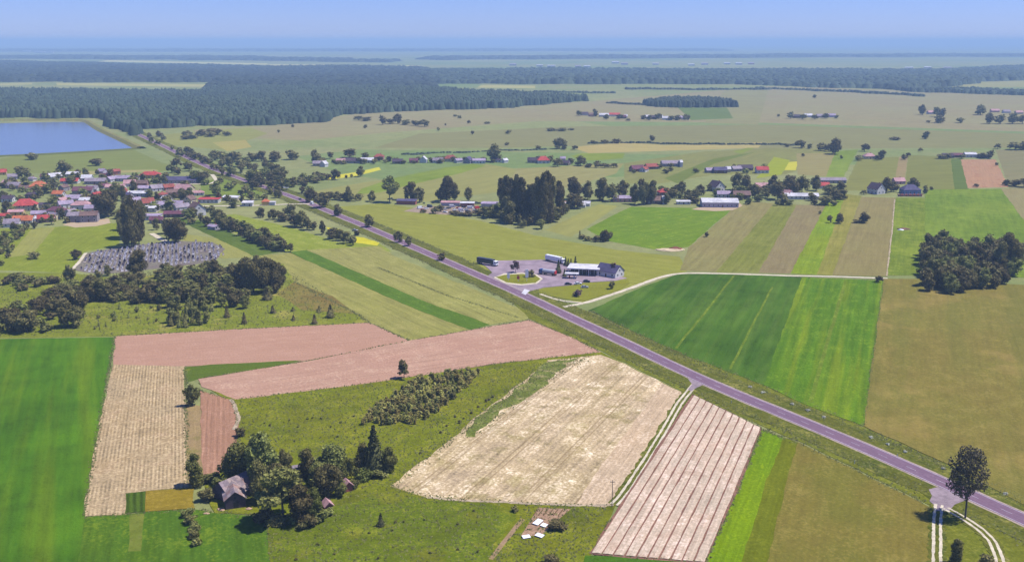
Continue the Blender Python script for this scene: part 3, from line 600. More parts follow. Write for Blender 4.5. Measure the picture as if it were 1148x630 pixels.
def trunk(kind, seed):
    r = np.random.default_rng(seed); top = {'oak': 0.6, 'ash': 0.85, 'birch': 0.85, 'poplar': 0.85, 'spruce': 0.9}[kind]
    w = {'oak': 0.028, 'ash': 0.016, 'birch': 0.016, 'poplar': 0.02, 'spruce': 0.02}[kind]
    S = [((0, 0, -0.01), (0.008, 0, top * 0.4), w, w * 0.75), ((0.008, 0, top * 0.4), (0, 0.006, top), w * 0.75, w * 0.2)]
    for i in range(6 if kind != 'spruce' else 0):
        a = r.uniform(0, 2 * math.pi); z = top * r.uniform(0.35, 0.8); l = {'oak': 0.27, 'ash': 0.24, 'birch': 0.18, 'poplar': 0.07}[kind]
        S.append(((0, 0, z), (l * math.cos(a), l * math.sin(a), z + 0.15), w * 0.5, w * 0.12))
    return tubes(S, 5)
CACHE = {}
def proto(kind, lod, var, leaf):
    key = (kind, lod, var, leaf)
    if key in CACHE: return CACHE[key]
    nl = {0: 2600, 1: 620, 2: 170}[lod]; ls = {0: 0.027, 1: 0.044, 2: 0.072}[lod]
    if kind == 'ash': nl = 3600; ls = 0.015
    if kind == 'birch': nl = int(nl * 1.1); ls *= 0.8
    if kind == 'poplar': ls *= 0.75
    if kind == 'spruce': ls *= 0.8
    if kind == 'bush': nl = int(nl * 0.6); ls *= 1.5
    V, F = crown(kind, nl, ls, hash_(kind) + 31 * var + lod)
    if kind == 'bush':
        CACHE[key] = (mesh_np('bush', V, F, [LEAF[leaf]]), None)
    else:
        tv, tf = trunk(kind, 5 + var)
        if lod == 0 or lod == 1: CACHE[key] = (mesh_np('crown', V, F, [LEAF[leaf]]), mesh_np('trunk', tv, tf, [bark]))
        else:
            CACHE[key] = (mesh_np('tree', np.concatenate([V, tv]), np.concatenate([F, tf + len(V)]), [LEAF[leaf], bark], [0] * len(F) + [1] * len(tf)), None)
    return CACHE[key]
def hash_(s): return sum(ord(c) * (i + 3) for i, c in enumerate(s))
TREENAME = {'oak': 'broadleaf_tree', 'ash': 'broadleaf_tree', 'birch': 'birch_tree', 'poplar': 'poplar_tree', 'spruce': 'spruce_tree', 'bush': 'bush'}
NATW = {'oak': 0.72, 'ash': 0.6, 'birch': 0.52, 'poplar': 0.29, 'spruce': 0.44, 'bush': 0.95}
tn = [0]; ALLT = []
def tree(x, y, h, kind, w=None, leaf=None, label='', group=None, dz=0.0, name=None):
    """base pixel (x, y), picture height h and width w in photograph pixels; real size from the ground distance"""
    m = PXM(x, y); X, Y = G(x, y); dist = math.hypot(X, Y); tilt = Y / math.hypot(Y, CAM_H)
    H = h / m / tilt
    if kind == 'bush': H = max(1.0, h / m / 1.05)
    W = (w / m if w else H * NATW[kind]); sw = W / NATW[kind] ; tn[0] += 1
    leaf = leaf or {'spruce': 'spruce', 'bush': 'broad', 'poplar': 'dark'}.get(kind, 'broad')
    lod = 0 if h >= 26 else (1 if h >= 12 else 2)
    var = tn[0] % 4; cm, tm = proto(kind, lod, var, leaf); rz = random.uniform(0, 6.28)
    if tm is None: o = link(name or TREENAME[kind], cm, None, (X, Y, dz), rz, (sw, sw, H))
    else:
        o = link(name or TREENAME[kind], None, None, (X, Y, dz), rz, (sw, sw, H)); link('trunk', tm, o); link('crown', cm, o)
    ALLT.append((o, x, y))
    return tag(o, label, 'bush' if kind == 'bush' else 'tree', group)
ORD = ['first', 'second', 'third', 'fourth', 'fifth', 'sixth', 'seventh', 'eighth', 'ninth', 'tenth', 'eleventh', 'twelfth', 'thirteenth', 'fourteenth', 'fifteenth', 'sixteenth', 'seventeenth', 'eighteenth', 'nineteenth', 'twentieth']
def grove(label, group, items, kind='oak', leaf=None, name=None):
    """LABEL with {} gets the place counted from the left"""
    items = sorted(items, key=lambda t: t[0])
    for i, t in enumerate(items):
        t = list(t) + [None] * (6 - len(t)); x, y, h, w, k, lf = t
        tree(x, y, h, k or kind, w, lf or leaf, label.format(ORD[min(i, 19)]), group, name=name if (k or kind) == 'oak' else None)
def fill(poly, n, hr, kinds, label, group, leafs=(None,), wr=None, seed=1, dmin=0.0, name=None, bname=None):
    r = np.random.default_rng(seed); P = np.array(poly, float); out = []; guard = 0
    while len(out) < n and guard < n * 300:
        guard += 1; p = P.min(0) + r.random(2) * (P.max(0) - P.min(0))
        if not inside(p[None], P)[0]: continue
        if any(abs(p[0] - q[0]) + 2 * abs(p[1] - q[1]) < dmin for q in out): continue
        out.append(p)
    lo, hi = P.min(0), P.max(0); base = label
    for i, p in enumerate(out):
        if n >= 14: label = base + ', %s %s part' % (('back', 'middle', 'front')[min(2, int(3 * (p[1] - lo[1]) / (hi[1] - lo[1])))], ('left', 'centre', 'right')[min(2, int(3 * (p[0] - lo[0]) / (hi[0] - lo[0])))])
        h = r.uniform(*hr); tree(p[0], p[1], h, kinds[i % len(kinds)], None if wr is None else h * r.uniform(*wr), leafs[i % len(leafs)], label, group, name=name if kinds[i % len(kinds)] == 'oak' else bname)

# ---- far forests: tens of thousands of trees that read as one mass
forest_leaf = leafmat('forest_leaf', (0.015, 0.024, 0.015, 1), (0.037, 0.048, 0.025, 1), trans=0, patch=0.45)
def forest(px, sp, hr, label, wr=0.62, ground=None, cone=0.18, name='forest', jit=0.45):
    P = np.array(ground if ground is not None else [G(*p) for p in px]); lo, hi = P.min(0), P.max(0)
    gx, gy = np.meshgrid(np.arange(lo[0], hi[0], sp), np.arange(lo[1], hi[1], sp)); c = np.stack([gx.ravel(), gy.ravel()], 1)
    c = c + rng.uniform(-jit, jit, c.shape) * sp; c = c[inside(wob(c, sp * 2.5, sp * 9), P)]; n = len(c)
    h = rng.uniform(*hr, n) * (0.88 + 0.18 * np.sin(c[:, 0] / 190) * np.sin(c[:, 1] / 260 + 1)); w = sp * wr * rng.uniform(0.75, 1.3, n); a0 = rng.uniform(0, 6.28, n)
    pointy = rng.random(n) < cone; S = 6; V = np.zeros((n, 2 * S + 1, 3)); k = np.arange(S) * 2 * math.pi / S
    for ring, (rf, zf) in enumerate(((1.0, 0.30), (0.72, 0.72))):
        rr = w[:, None] * np.where(pointy[:, None], (1.0, 0.5)[ring], rf) * rng.uniform(0.8, 1.2, (n, S))
        V[:, ring * S:(ring + 1) * S, 0] = c[:, :1] + rr * np.cos(a0[:, None] + k + ring * 0.5)
        V[:, ring * S:(ring + 1) * S, 1] = c[:, 1:] + rr * np.sin(a0[:, None] + k + ring * 0.5)
        V[:, ring * S:(ring + 1) * S, 2] = h[:, None] * (zf * rng.uniform(0.85, 1.15, (n, S)) - (0.28 if ring == 0 else 0))
    V[:, 2 * S, 0] = c[:, 0]; V[:, 2 * S, 1] = c[:, 1]; V[:, 2 * S, 2] = h
    f = []
    for i in range(S):
        j = (i + 1) % S; f += [(i, j, S + j), (i, S + j, S + i), (S + i, S + j, 2 * S)]
    F = (np.array(f)[None] + (np.arange(n) * (2 * S + 1))[:, None, None]).reshape(-1, 3)
    return tag(link(name, mesh_np(name, V.reshape(-1, 3), F, [forest_leaf])), label, 'forest', kind='stuff'), n
forest([(-330,134),(0,132.5),(110,132.5),(126,142),(155,152),(166,146),(210,142.5),(300,141),(356,137.5),(377,131.5),(398,128.5),(495,123.5),(580,121),(612,118.5),(660,113.5),(655,111),(612,111),(575,107),(530,107.5),(480,102),(420,101),(240,101),(232,105),(0,105),(-330,105)],
       10.0, (14, 22), 'dense mixed forest beyond the reservoir and meadow')
forest([(-500,93),(0,92.6),(62,92.4),(236,93),(240,100.8),(480,101.6),(478,88),(470,80),(470,77.5),(300,77),(200,74.5),(0,71),(-500,71)], 26, (15, 24), 'far forest behind the pale clearings', wr=0.8)
forest([(470,80),(480,93.6),(600,94.4),(785,94.4),(848,95.2),(934,99),(1005,101),(1040,101),(1066,98),(1090,92.5),(1148,90.5),(1500,90),(1500,76),(1148,76.5),(1084,79),(1016,81),(860,80.5),(640,80)], 22, (15, 24), 'far forest across the right half of the plain', wr=0.8)
forest([(1005,101.3),(1040,104.2),(1148,107.3),(1450,116),(1450,111),(1148,104.5),(1080,102)], 14, (10, 17), 'narrow wood along the right edge of the plain')
forest([(725,119),(760,121),(817,120.4),(816,116),(790,113.4),(752,113.6),(732,116)], 9, (14, 20), 'isolated dark copse in the middle of the far meadows')
forest([(-900,66),(100,66.5),(300,68.5),(430,71),(440,68.5),(200,64),(-900,62)], 60, (16, 26), 'hazy forest band before the distant town', wr=0.8)
forest([(470,68),(900,64.5),(1600,63),(1600,61.3),(900,62.3),(470,65)], 70, (16, 26), 'faint hazy forest band near the horizon on the right', wr=0.8)
forest([(-1500,59),(300,58.2),(800,57.6),(800,56.2),(300,56.6),(-1500,57)], 110, (20, 34), 'faintest forest band on the horizon', wr=0.8)
def hedge(px, w, sp, hr, label, name='hedgerow', jit=0.35):
    L = smoothline([G(*p) for p in px], 40); A, B = offset_line(L, -w / 2), offset_line(L, w / 2)
    return forest(None, sp, hr, label, wr=0.75, ground=np.vstack([A, B[::-1]]), cone=0.1, name=name, jit=jit)
hedge([(704,100.4),(785,101.2),(862,100.6)], 22, 8, (4, 8), 'thin dark hedgerow before the far forest')
hedge([(850,99.5),(934,103),(1040,108.4)], 20, 8, (4, 8), 'second thin hedgerow slanting towards the narrow wood')
hedge([(682,115.5),(704,116.5),(728,118.5)], 18, 7, (3, 6), 'low hedgerow leading to the isolated copse')
hedge([(448,174),(520,171),(580,168.6),(612,167.6)], 7, 4, (1.2, 2.6), 'low ditch hedge behind the hamlet')
hedge([(660,161),(704,160.5),(760,162.4),(860,162.6),(895,163.5)], 7, 4, (1.5, 3.2), 'low hedge line behind the golden stubble')
hedge([(600,104),(640,104.6),(690,105)], 20, 8, (4, 9), 'short hedgerow left of the isolated copse')
hedge([(432,224),(470,228.3),(500,227.2),(545,228)], 3, 2.4, (1.0, 2.2), 'dark hedge behind the scrapyard')

# ---- foreground trees, each with its own place
T = [
 (1082,581,77,'ash',44,'brown','tall airy tree standing beside the road junction'),
 (453,424.5,21,'birch',15,'olive','lone small tree on the edge of the long pink field'),
 (420,531,53,'spruce',30,'spruce','tall pointed spruce right of the old farm'),
 (436,531,30,'oak',17,'broad','round tree directly right of the tall spruce'),
 (406,530,31,'oak',20,'dark','dark tree directly left of the tall spruce'),
 (394,538,25,'birch',15,'broad','slim tree between the red shed and the spruce'),
 (407,537,15,'bush',20,'lime','light green bush at the foot of the spruce'),
 (374,540,40,'oak',38,'broad','wide tree behind the red shed'),
 (346,536,34,'oak',20,'dark','narrow dark tree at the back of the farm clearing'),
 (369,560,40,'oak',32,'dark','dark tree left of the red shed'),
 (353,582,34,'oak',24,'lime','yellow-green tree at the front of the farm grove'),
 (336,586,42,'oak',32,'dark','dark tree left of the yellow-green tree in the farm grove'),
 (318,584,58,'birch',50,'olive','large loose tree in front of the farm, right of the barn'),
 (319,537,33,'oak',18,'dark','small dark tree behind the large loose tree'),
 (297,547,60,'oak',40,'broad','largest tree rising behind the old barn'),
 (266,541,44,'oak',36,'broad','round tree left behind the old barn'),
 (292,563,44,'oak',26,'dark','dark tree pressed against the right side of the barn'),
 (344,590,18,'bush',24,'dark','dark bush at the foot of the yellow-green tree'),
 (362,584,16,'bush',20,'broad','green bush right of the yellow-green tree'),
 (382,556,22,'oak',18,'broad','green tree touching the red shed on its left'),
 (386,538,28,'oak',22,'broad','round tree behind the red shed, right of the wide tree'),
 (330,560,26,'oak',22,'olive','grey-green tree in the middle of the farm grove'),
 (308,560,40,'oak',26,'dark','dark tree behind the large loose tree'),
 (285,540,46,'oak',28,'dark','dark tree between the largest and the round tree'),
 (357,545,28,'oak',22,'olive','grey willow at the back of the farm clearing'),
 (396,548,14,'bush',16,'broad','green bush right of the red shed'),
 (424,536,12,'bush',18,'olive','low bush below the tall spruce'),
 (248,546,16,'bush',20,'broad','leafy bush behind the left end of the barn'),
 (296,582,20,'bush',26,'dark','dark bush in front of the dark trees beside the barn'),
 (313,587,14,'bush',24,'dark','low dark bush at the foot of the large loose tree'),
 (240,541,14,'bush',22,'broad','bush left behind the old barn'),
 (231,562,16,'bush',20,'dark','dark bush at the left end of the barn'),
 (256,552,16,'bush',22,'dark','bush between the barn and the round tree'),
 (219,545,35,'poplar',15,'broad','columnar shrub standing alone on the stubble edge'),
 (216,455,25,'oak',17,'broad','small tree at the corner of stubble and pink field'),
 (268,490,12,'bush',13,'dark','dark bush at the edge of the small pink plot'),
 (427,590,15,'spruce',10,'spruce','small spruce alone in the front meadow'),
 (620,633,14,'bush',22,'dark','dark bush at the bottom edge near the garden'),
 (622,594,12,'bush',24,'dark','dark sprawling bush beside the white cold frames'),
 (578,574,8,'bush',9,'dark','small black-green bush at the end of the narrow bed'),
 (1071,633,28,'poplar',12,'olive','thin young tree between the two farm tracks'),
 (1107,636,18,'bush',22,'dark','bush inside the bend of the curving track'),
 (554,181.5,21,'oak',19,'dark','big round tree beside the barns of the hamlet'),
 (437,227,29,'birch',20,'broad','tall tree standing alone between meadow and pale field'),
 (155,308,28,'oak',24,'dark','round dark tree on the near side of the graveyard'),
 (121,243,30,'oak',32,'dark','biggest tree in the middle of the village'),
 (38,290,9,'bush',16,'dark','lone dark bush in the meadow below the village'),
 (71,197,18,'oak',19,'dark','big dark tree at the top edge of the village'),
 (25,200,14,'oak',17,'dark','dark round tree left at the top of the village'),
 (109,186,9,'bush',16,'dark','dark bush in the meadow behind the village'),
 (36,179,9,'bush',17,'dark','dark bush on the near bank of the reservoir'),
 (646,332,9,'bush',11,'purple','round reddish bush on the filling station lawn'),
 (687.5,310,15,'oak',10,'purple','small purple-leaved tree before the station house'),
 (685,324,11,'bush',8,'dark','dark clipped bush below the purple-leaved tree'),
 (578,306,14,'birch',10,'purple','small round tree on the oval island of the station'),
 (594,311,9,'bush',12,'dark','dark shrub behind the totem on the oval island'),
 (626,306.5,15,'spruce',8,'spruce','dark spruce beside the red tanker'),
 (633,310,8,'spruce',6,'spruce','small spruce right of the red tanker'),
 (1038,156,9,'oak',9,'dark','lone tree in the far meadow above the ploughed plot'),
 (731,158.5,7,'oak',7,'dark','tiny lone tree behind the golden stubble'),
 (1026,259,0.1,'bush',4,'dark','tiny bush beside the dung heap'),
 (985,317,8,'oak',8,'dark','small round tree on the pale gravel lane'),
 (793,266,7,'bush',6,'dark','small bush on the tan strip beside the bright green field'),
]
for x, y, h, k, w, lf, lab in T:
    if h > 1: tree(x, y, h, k, w, lf, lab)
grove('{} bush from the top in the short hedge below the stubble', 'short hedge in the green crop', [(213.0,579,12,16),(214.5,587,12,16),(216.5,595,12,16),(218.5,603,12,16),(220.5,611,11,14)], 'bush', 'olive')
# young plantation
fill([(404,477),(411,464),(433,450),(466,428),(512,419),(540,419),(523,435),(495,460),(466,476),(427,477)], 290, (6, 9), ['poplar'], 'slender sapling in the dense young plantation', 'saplings of the plantation', ['sapling', 'sapling', 'olive'], wr=(0.5, 0.7), seed=3, dmin=2.8, bname='sapling')
grove('{} dark dot of a bush from the left on the meadow beside the weedy streak', 'small bushes on the meadow', [(472,509,4),(494,486,4),(501,478,3),(510,468,3.5),(515,475,5),(520,470,3),(528,464,4),(536,457,3.5),(545,451,4.5),(552,446,4),(548,449,4)], 'bush', 'dark')
fill([(300,590),(345,593),(372,578),(360,572),(330,582),(305,582)], 10, (8, 13), ['bush'], 'low bush along the front of the farm grove', 'front bushes of the farm grove', ['dark', 'broad', 'olive'], wr=(1.2, 1.7), seed=31)
fill([(320,595),(560,570),(540,628),(330,628)], 14, (2, 4), ['bush'], 'low bush in the front meadow', 'low bushes in the front meadow', ['dark', 'olive'], seed=5)
fill([(280,470),(400,455),(400,500),(300,500)], 14, (2, 4), ['bush'], 'low bush in the meadow behind the farm', 'low bushes behind the farm', ['broad', 'olive'], seed=6)
# scrub above the pink fields
S1 = '{} bushy tree from the left in the thick scrub at the left edge'
grove(S1, 'trees of the left scrub', [(6,364,20,24),(18,371,22,22),(30,372,24,26),(40,352,18,20),(76,366,30,26),(86,366,24,20),(66,352,18,22),(82,346,22,24),(92,348,24,20),(60,338,16,22),(100,338,26,20),(112,337,26,24),(122,337,20,22),(78,320,24,14),(70,333,16,20),(48,345,14,22),(100,326,18,18),(130,322,14,16)], 'oak', 'dark', 'scrub_tree')
fill([(2,326),(60,326),(72,318),(60,312),(2,316)], 12, (7, 11), ['bush'], 'dark shrub in the thicket below the meadow', 'shrubs of the thicket', ['dark', 'broad'], wr=(1.3, 2.0), seed=8, bname='shrub')
grove('{} wide dark bush from the left in front of the graveyard', 'bushes before the graveyard', [(144,336,13,24),(160,336,14,22),(172,336,24,34),(186,332,18,24),(186,303,10,16),(198,318,14,20),(210,322,14,22),(224,318,14,20),(200,304,8,14)], 'bush', 'dark')
grove('{} tall dark tree from the left in the clump ending the scrub', 'clump at the end of the scrub', [(262,318,24,20),(272,326,34,24),(284,329,38,22),(296,329,40,24),(308,327,36,20),(300,322,34,20),(290,320,34,20),(278,318,30,20),(314,322,28,14)], 'oak', 'dark')
grove('{} dark tree from the left along the edges of the graveyard', 'trees beside the graveyard', [(240,310,20,18),(86,291,12,12),(110,312,10,9),(121,309,12,10),(248,312,14,14),(232,300,8,10)], 'oak', 'dark')
fill([(180,346),(276,346),(262,322),(186,318)], 32, (13, 21), ['oak', 'poplar', 'oak'], 'tree in the mixed scrub below the graveyard', 'trees of the mixed scrub', ['dark', 'olive', 'broad'], wr=(0.6, 0.9), seed=9, dmin=8, name='scrub_tree')
fill([(184,368),(234,366),(240,346),(190,344)], 22, (12, 19), ['spruce', 'poplar'], 'light green young conifer in the scrub', 'young conifers of the scrub', ['olive', 'olive'], wr=(0.42, 0.55), seed=10, dmin=7)
fill([(100,372),(180,368),(180,342),(110,346)], 20, (4, 9), ['bush', 'spruce'], 'small shrub in the rough grassland', 'small shrubs of the grassland', ['olive', 'broad'], seed=11)
grove('{} small tree from the left, alone in the rough grassland', 'lone trees of the grassland', [(254.5,356,14,8),(274,363,13,8),(306,351,9,8),(328.5,349,5,6),(329,359,6,6),(352.6,363,11,8),(358,350,7,7),(370.6,356,15,11),(300,336,14,14)], 'spruce', 'dark')
fill([(50,344),(130,342),(250,336),(258,306),(200,306),(120,316),(60,324)], 60, (8, 14), ['bush', 'bush', 'oak'], 'bush in the continuous scrub below the graveyard', 'bushes of the continuous scrub', ['dark', 'broad', 'dark', 'olive'], wr=(0.9, 1.3), seed=32, dmin=6, bname='shrub', name='scrub_tree')
fill([(0,378),(60,376),(60,350),(0,345)], 16, (8, 14), ['bush'], 'bush in the scrub corner at the left edge', 'bushes of the scrub corner', ['dark', 'broad'], wr=(1.1, 1.6), seed=33, dmin=6, bname='shrub')
fill([(0,304),(28,262),(34,258),(20,256),(0,262)], 22, (5, 8), ['bush'], 'bush in the orchard left of the pale strip', 'orchard bushes', ['broad', 'dark'], wr=(1.1, 1.5), seed=34, dmin=4, bname='orchard_bush')
fill([(66,342),(130,342),(250,338),(312,330),(310,312),(250,304),(200,308),(120,318),(70,326)], 60, (10, 16), ['bush', 'oak', 'bush'], 'leafy thicket bush filling the scrub belt', 'thicket of the scrub belt', ['broad', 'dark', 'olive', 'dark'], wr=(0.85, 1.3), seed=41, dmin=5, name='scrub_tree', bname='shrub')
fill([(196,184),(250,204),(300,224),(296,229),(240,212),(196,194)], 20, (6, 11), ['oak', 'bush'], 'tree between the village and the far road', 'trees left of the far road', ['dark', 'broad'], wr=(0.9, 1.3), seed=42, dmin=6, name='hedge_tree', bname='shrub')
fill([(236,182),(300,205),(345,221),(352,213),(300,190),(250,174)], 28, (7, 13), ['oak', 'bush', 'oak'], 'tree in the belt on the far side of the road', 'belt on the far side of the road', ['dark', 'broad', 'dark'], wr=(0.9, 1.3), seed=43, dmin=7, name='hedge_tree', bname='shrub')
fill([(160,158),(235,186),(240,182),(175,152)], 12, (5, 8), ['oak', 'bush'], 'small tree beside the far end of the road', 'trees at the far end of the road', ['dark'], wr=(0.9, 1.4), seed=44, dmin=6, name='hedge_tree', bname='shrub')
# hedges and roadside trees left of the road
fill([(244,254),(252,252),(300,268),(328,279),(326,283),(300,280),(262,264)], 46, (9, 14), ['oak', 'poplar', 'oak'], 'tree in the long hedge between two green strips', 'trees of the long hedge', ['dark', 'broad', 'dark'], wr=(0.7, 1.0), seed=12, dmin=4, name='hedge_tree')
grove('{} tree from the left in the belt beside the light green strip', 'trees of the roadside belt', [(292,244,12,10),(305,246,12,10),(312,246,10,12),(325,242,14,14),(318,248,10,14),(330,254,14,16),(338,255,20,14),(345,258,16,12),(352,258,10,10),(362,263,16,8),(372,268,13,12),(380,270,14,12),(388,273,14,12),(396,275,11,10),(376,266,11,10),(400,264,6,8)], 'oak', 'dark')
grove('{} tree from the left, standing along the far side of the road', 'trees along the far side of the road', [(303,218,9,8),(312,222,13,10),(348,227,16,14),(361,233,18,18),(379,242,14,10),(414,255,15,11),(447,272,14,10),(458,276,12,9),(495,292,9,10)], 'oak', 'dark')
grove('{} dark bush from the left in the hedge beside the road', 'hedge beside the road', [(370,224,10,14),(378,224,11,14),(386,225,10,14),(395,226,10,12),(403,225,9,10),(365,228,10,12)], 'bush', 'dark')
grove('{} tall tree from the left behind the scrapyard', 'tall trees behind the scrapyard', [(391,225,17,10),(417,226,13,10),(460,227,24,14),(470,227,18,12),(494,226,16,12),(501,226,29,20),(510,225,17,12),(525,226,17,9)], 'oak', 'dark')
fill([(280,214),(325,214),(322,196),(282,192)], 20, (9, 15), ['oak', 'birch'], 'tree in the grove where the lane meets the main road', 'trees of the road grove', ['dark', 'broad'], wr=(0.8, 1.1), seed=13, dmin=6)
fill([(332,208),(364,205),(364,199),(332,200)], 14, (6, 9), ['bush'], 'bush in the hedge left of the yellow strip', 'bushes left of the yellow strip', ['dark', 'broad'], wr=(1.2, 1.7), seed=14)
grove('{} small tree from the left in front of the yellow strip', 'trees before the yellow strip', [(376,202,13,10),(404,198,12,10),(369,201,6,6),(388,200,4,4),(394,199,4,4)], 'oak', 'dark')
grove('{} tree from the left behind the hamlet and the far road', 'trees behind the hamlet', [(262,181,10,22),(283,181,10,14),(293,181,12,12),(308,181,12,16),(327,179,11,16),(354,183,16,10),(370,178,8,8),(392,177,10,18),(410,177,6,10),(248,178,8,14)], 'oak', 'dark')
fill([(180,170),(260,198),(262,192),(200,166)], 12, (5, 9), ['oak', 'bush'], 'tree on the verge of the far road', 'trees along the far road', ['dark'], wr=(0.9, 1.3), seed=15, dmin=5)
fill([(205,158),(255,154),(258,150),(210,150)], 10, (5, 8), ['bush'], 'dark bush in the grove before the far forest', 'grove before the far forest', ['dark'], wr=(1.5, 2.4), seed=16)
grove('{} tree from the left in the bushy row on the far meadow', 'bushy row on the far meadow', [(402,135,5,12),(412,136,5,12),(429,140,11,9),(437,139,6,12),(446,139,12,9),(456,140,6,12),(466,141,6,12),(476,142,8,12)], 'oak', 'dark')
grove('{} tiny bush from the left on the pale far meadow', 'tiny bushes of the far meadow', [(313,149,4),(328,143,4),(409,144,5),(491,147,5),(499,141,3),(510,131,3,5),(515,133,4,5),(526,139,5),(529,151,5),(546,139,3,8),(569,150,5,8),(569,163,4,7)], 'bush', 'dark')
grove('{} tree from the left behind the red-roofed farm', 'trees behind the red-roofed farm', [(603,180,5,8),(617,182,8,9),(625,187,10,11),(640,184,7,8),(651,186,12,12),(627,167,13,14),(633,168,6,7),(644,168,5,7),(669,188,8,9),(660,188,5,10),(678,188,5,10),(688,188,5,10),(603,168,5,7)], 'oak', 'dark')
grove('{} low grey-green thicket from the left on the far meadow', 'thickets of the far meadow', [(618,147,4,14),(628,147,4,14),(640,146,2.5,8),(678,161,5,10),(690,161,6,10),(666,161,4,8),(1003,157,4,14)], 'bush', 'dark')
fill([(350,184.5),(560,183.5),(560,180),(350,181.5)], 34, (4, 7), ['bush', 'oak'], 'small garden tree between the houses of the hamlet', 'garden trees of the hamlet', ['dark'], wr=(1.0, 1.6), seed=35, dmin=4, bname='garden_bush', name='garden_tree')
fill([(700,229),(960,232),(960,218),(860,210),(720,215)], 34, (6, 11), ['bush', 'oak'], 'small garden tree between the farms right of the clump', 'garden trees of the farms', ['dark', 'broad'], wr=(1.0, 1.5), seed=36, dmin=6, bname='garden_bush', name='garden_tree')
fill([(700,195),(860,197),(860,188),(705,188)], 14, (4, 7), ['bush'], 'bush around the barn row', 'bushes around the barn row', ['dark', 'broad'], wr=(1.1, 1.7), seed=37, dmin=6)
grove('{} bush from the left before the scrapyard', 'bushes before the scrapyard', [(489,239.5,9,12),(495,237,8,9),(510,240.5,5,14),(518,241.5,5,14),(526,242,6,14),(534,242,8,14),(541,242,10,14),(474,238.5,4,7)], 'bush', 'dark')
# tall clump in the centre
grove('{} tall tree from the left in the central clump', 'tall trees of the central clump', [(562,240,40,9),(567,243,46,10),(573,244,44,11),(579,244,48,9),(585,245,46,10),(592,247,40,11),(598,248,42,11),(603,251,52,12),(609,252,58,11),(614,250,58,11),(618,248,50,11),(627,243,40,12),(570,250,30,12)], 'poplar', 'dark')
fill([(536,244),(560,250),(604,259),(640,240),(664,229),(640,232),(600,240),(560,236)], 34, (9, 18), ['oak', 'bush'], 'dark tree in the thick hedge around the central clump', 'hedge around the central clump', ['dark', 'dark', 'broad'], wr=(0.9, 1.2), seed=17, dmin=5, name='hedge_tree')
grove('{} round tree from the left in the row right of the central clump', 'row right of the central clump', [(643,224,26,20),(659,224,22,14),(676,225,26,17),(686,226,21,14),(697,224,23,15)], 'oak', 'dark')
grove('{} tree from the left among the houses above the bright green field', 'trees above the bright green field', [(712,229,24,12),(722,230,26,13),(731,229,27,14),(720,224,24,12),(747,229,14,10),(756,222,10,10),(764,219,17,9),(772,224,12,12),(780,224,12,12),(785,219,13,8),(778,228,8,14)], 'oak', 'dark')
grove('{} tree from the left in the grove right of the white gable', 'grove right of the white gable', [(797,214,8,10),(826,213,20,14),(836,215,20,14),(822,222,12,10),(846,222,16,12),(866,214,18,12),(872,224,22,18),(880,220,18,12),(858,222,12,10),(888,218,22,18)], 'oak', 'dark')
grove('{} tree from the left around the long white-roofed farm', 'trees around the long farm', [(884,214,18,14),(899,216,20,14),(915,214,18,13),(926,230,11,18),(936,226,14,18),(944,224,12,12),(942,214,12,12),(910,225,9,10),(930,218,12,14)], 'oak', 'dark')
grove('{} tree from the left beside the two houses on the lane', 'trees beside the lane houses', [(968,218,5,8),(993,216,18,15),(1002,215,12,10),(1024,213,14,14),(1037,217,9,5,'poplar'),(1044,213,4,5)], 'oak', 'dark')
grove('{} small tree from the left on the ochre and brown strips', 'small trees on the strips', [(919,240,4,4),(930.5,250,9,6),(941,250.5,12,10),(968,250,13,13),(960,250,4,10)], 'oak', 'dark')
grove('{} bush from the left in the clump at the edge of the bright green field', 'clump by the bright green field', [(652,268,6,8),(659,270,6,10),(667,271,8,10),(674,271,12,8),(679,271,17,11),(684,270,12,9),(650,267,9,4,'spruce')], 'bush', 'dark')
grove('{} tree from the left in the row behind the tan plot', 'row behind the tan plot', [(882,165,4,7),(898,166,9,12),(908,167,6,6),(920,169,9,12),(929,170,9,10),(936,173,19,15),(900,176,4,4),(943,178,4,4)], 'oak', 'dark')
grove('{} tree from the left near the pink-roofed cottage', 'trees near the pink-roofed cottage', [(969,170,9,10),(962,180,6,10),(988,179,11,11),(983,180,6,8),(1013,179,6,8),(1018,176,5,5),(1032,170,4,6)], 'oak', 'dark')
grove('{} tree from the left around the dark barns at the right', 'trees around the right barns', [(1055,178,5,12),(1062,178,6,10),(1078,178,5,8),(1101,178,7,10),(1110,178,10,9),(1117,186,4,4),(1094,210,4,6),(1128,208,7,10),(1138,209,8,14),(1148,210,10,16),(1118,167,6,8),(1138,168,9,18),(1150,168,10,20)], 'oak', 'dark')
grove('{} tree from the left in the far right groves', 'far right groves', [(1034,129,12,9),(1050,131,11,10),(1056,132,11,10),(1054,138,9,13),(1077,138,6,10),(1041,138,3,5),(1099,129,12,13),(1109,139,13,12),(1121,139,11,14),(1135,139,12,14),(1146,139,10,12)], 'oak', 'dark')
grove('{} tree from the left in the far hamlet on the green meadow', 'trees of the far right hamlet', [(886,133,8,8),(900,134,6,9),(913,134,5,8),(926,133,6,9),(938,133,4,6),(873,131,3,4),(913,110,4,5)], 'oak', 'dark')
grove('{} tree from the left in the far hamlet below the copse', 'trees of the far central hamlet', [(649,130,6,8),(667,131,9,6),(680,134,6,8),(694,134,6,8),(704,136,3,6),(722,134,5,8),(728,135,6,9),(738,134,7,8),(752,135,5,9),(760,135,6,9),(768,135,7,7),(772,135,6,5)], 'oak', 'dark')
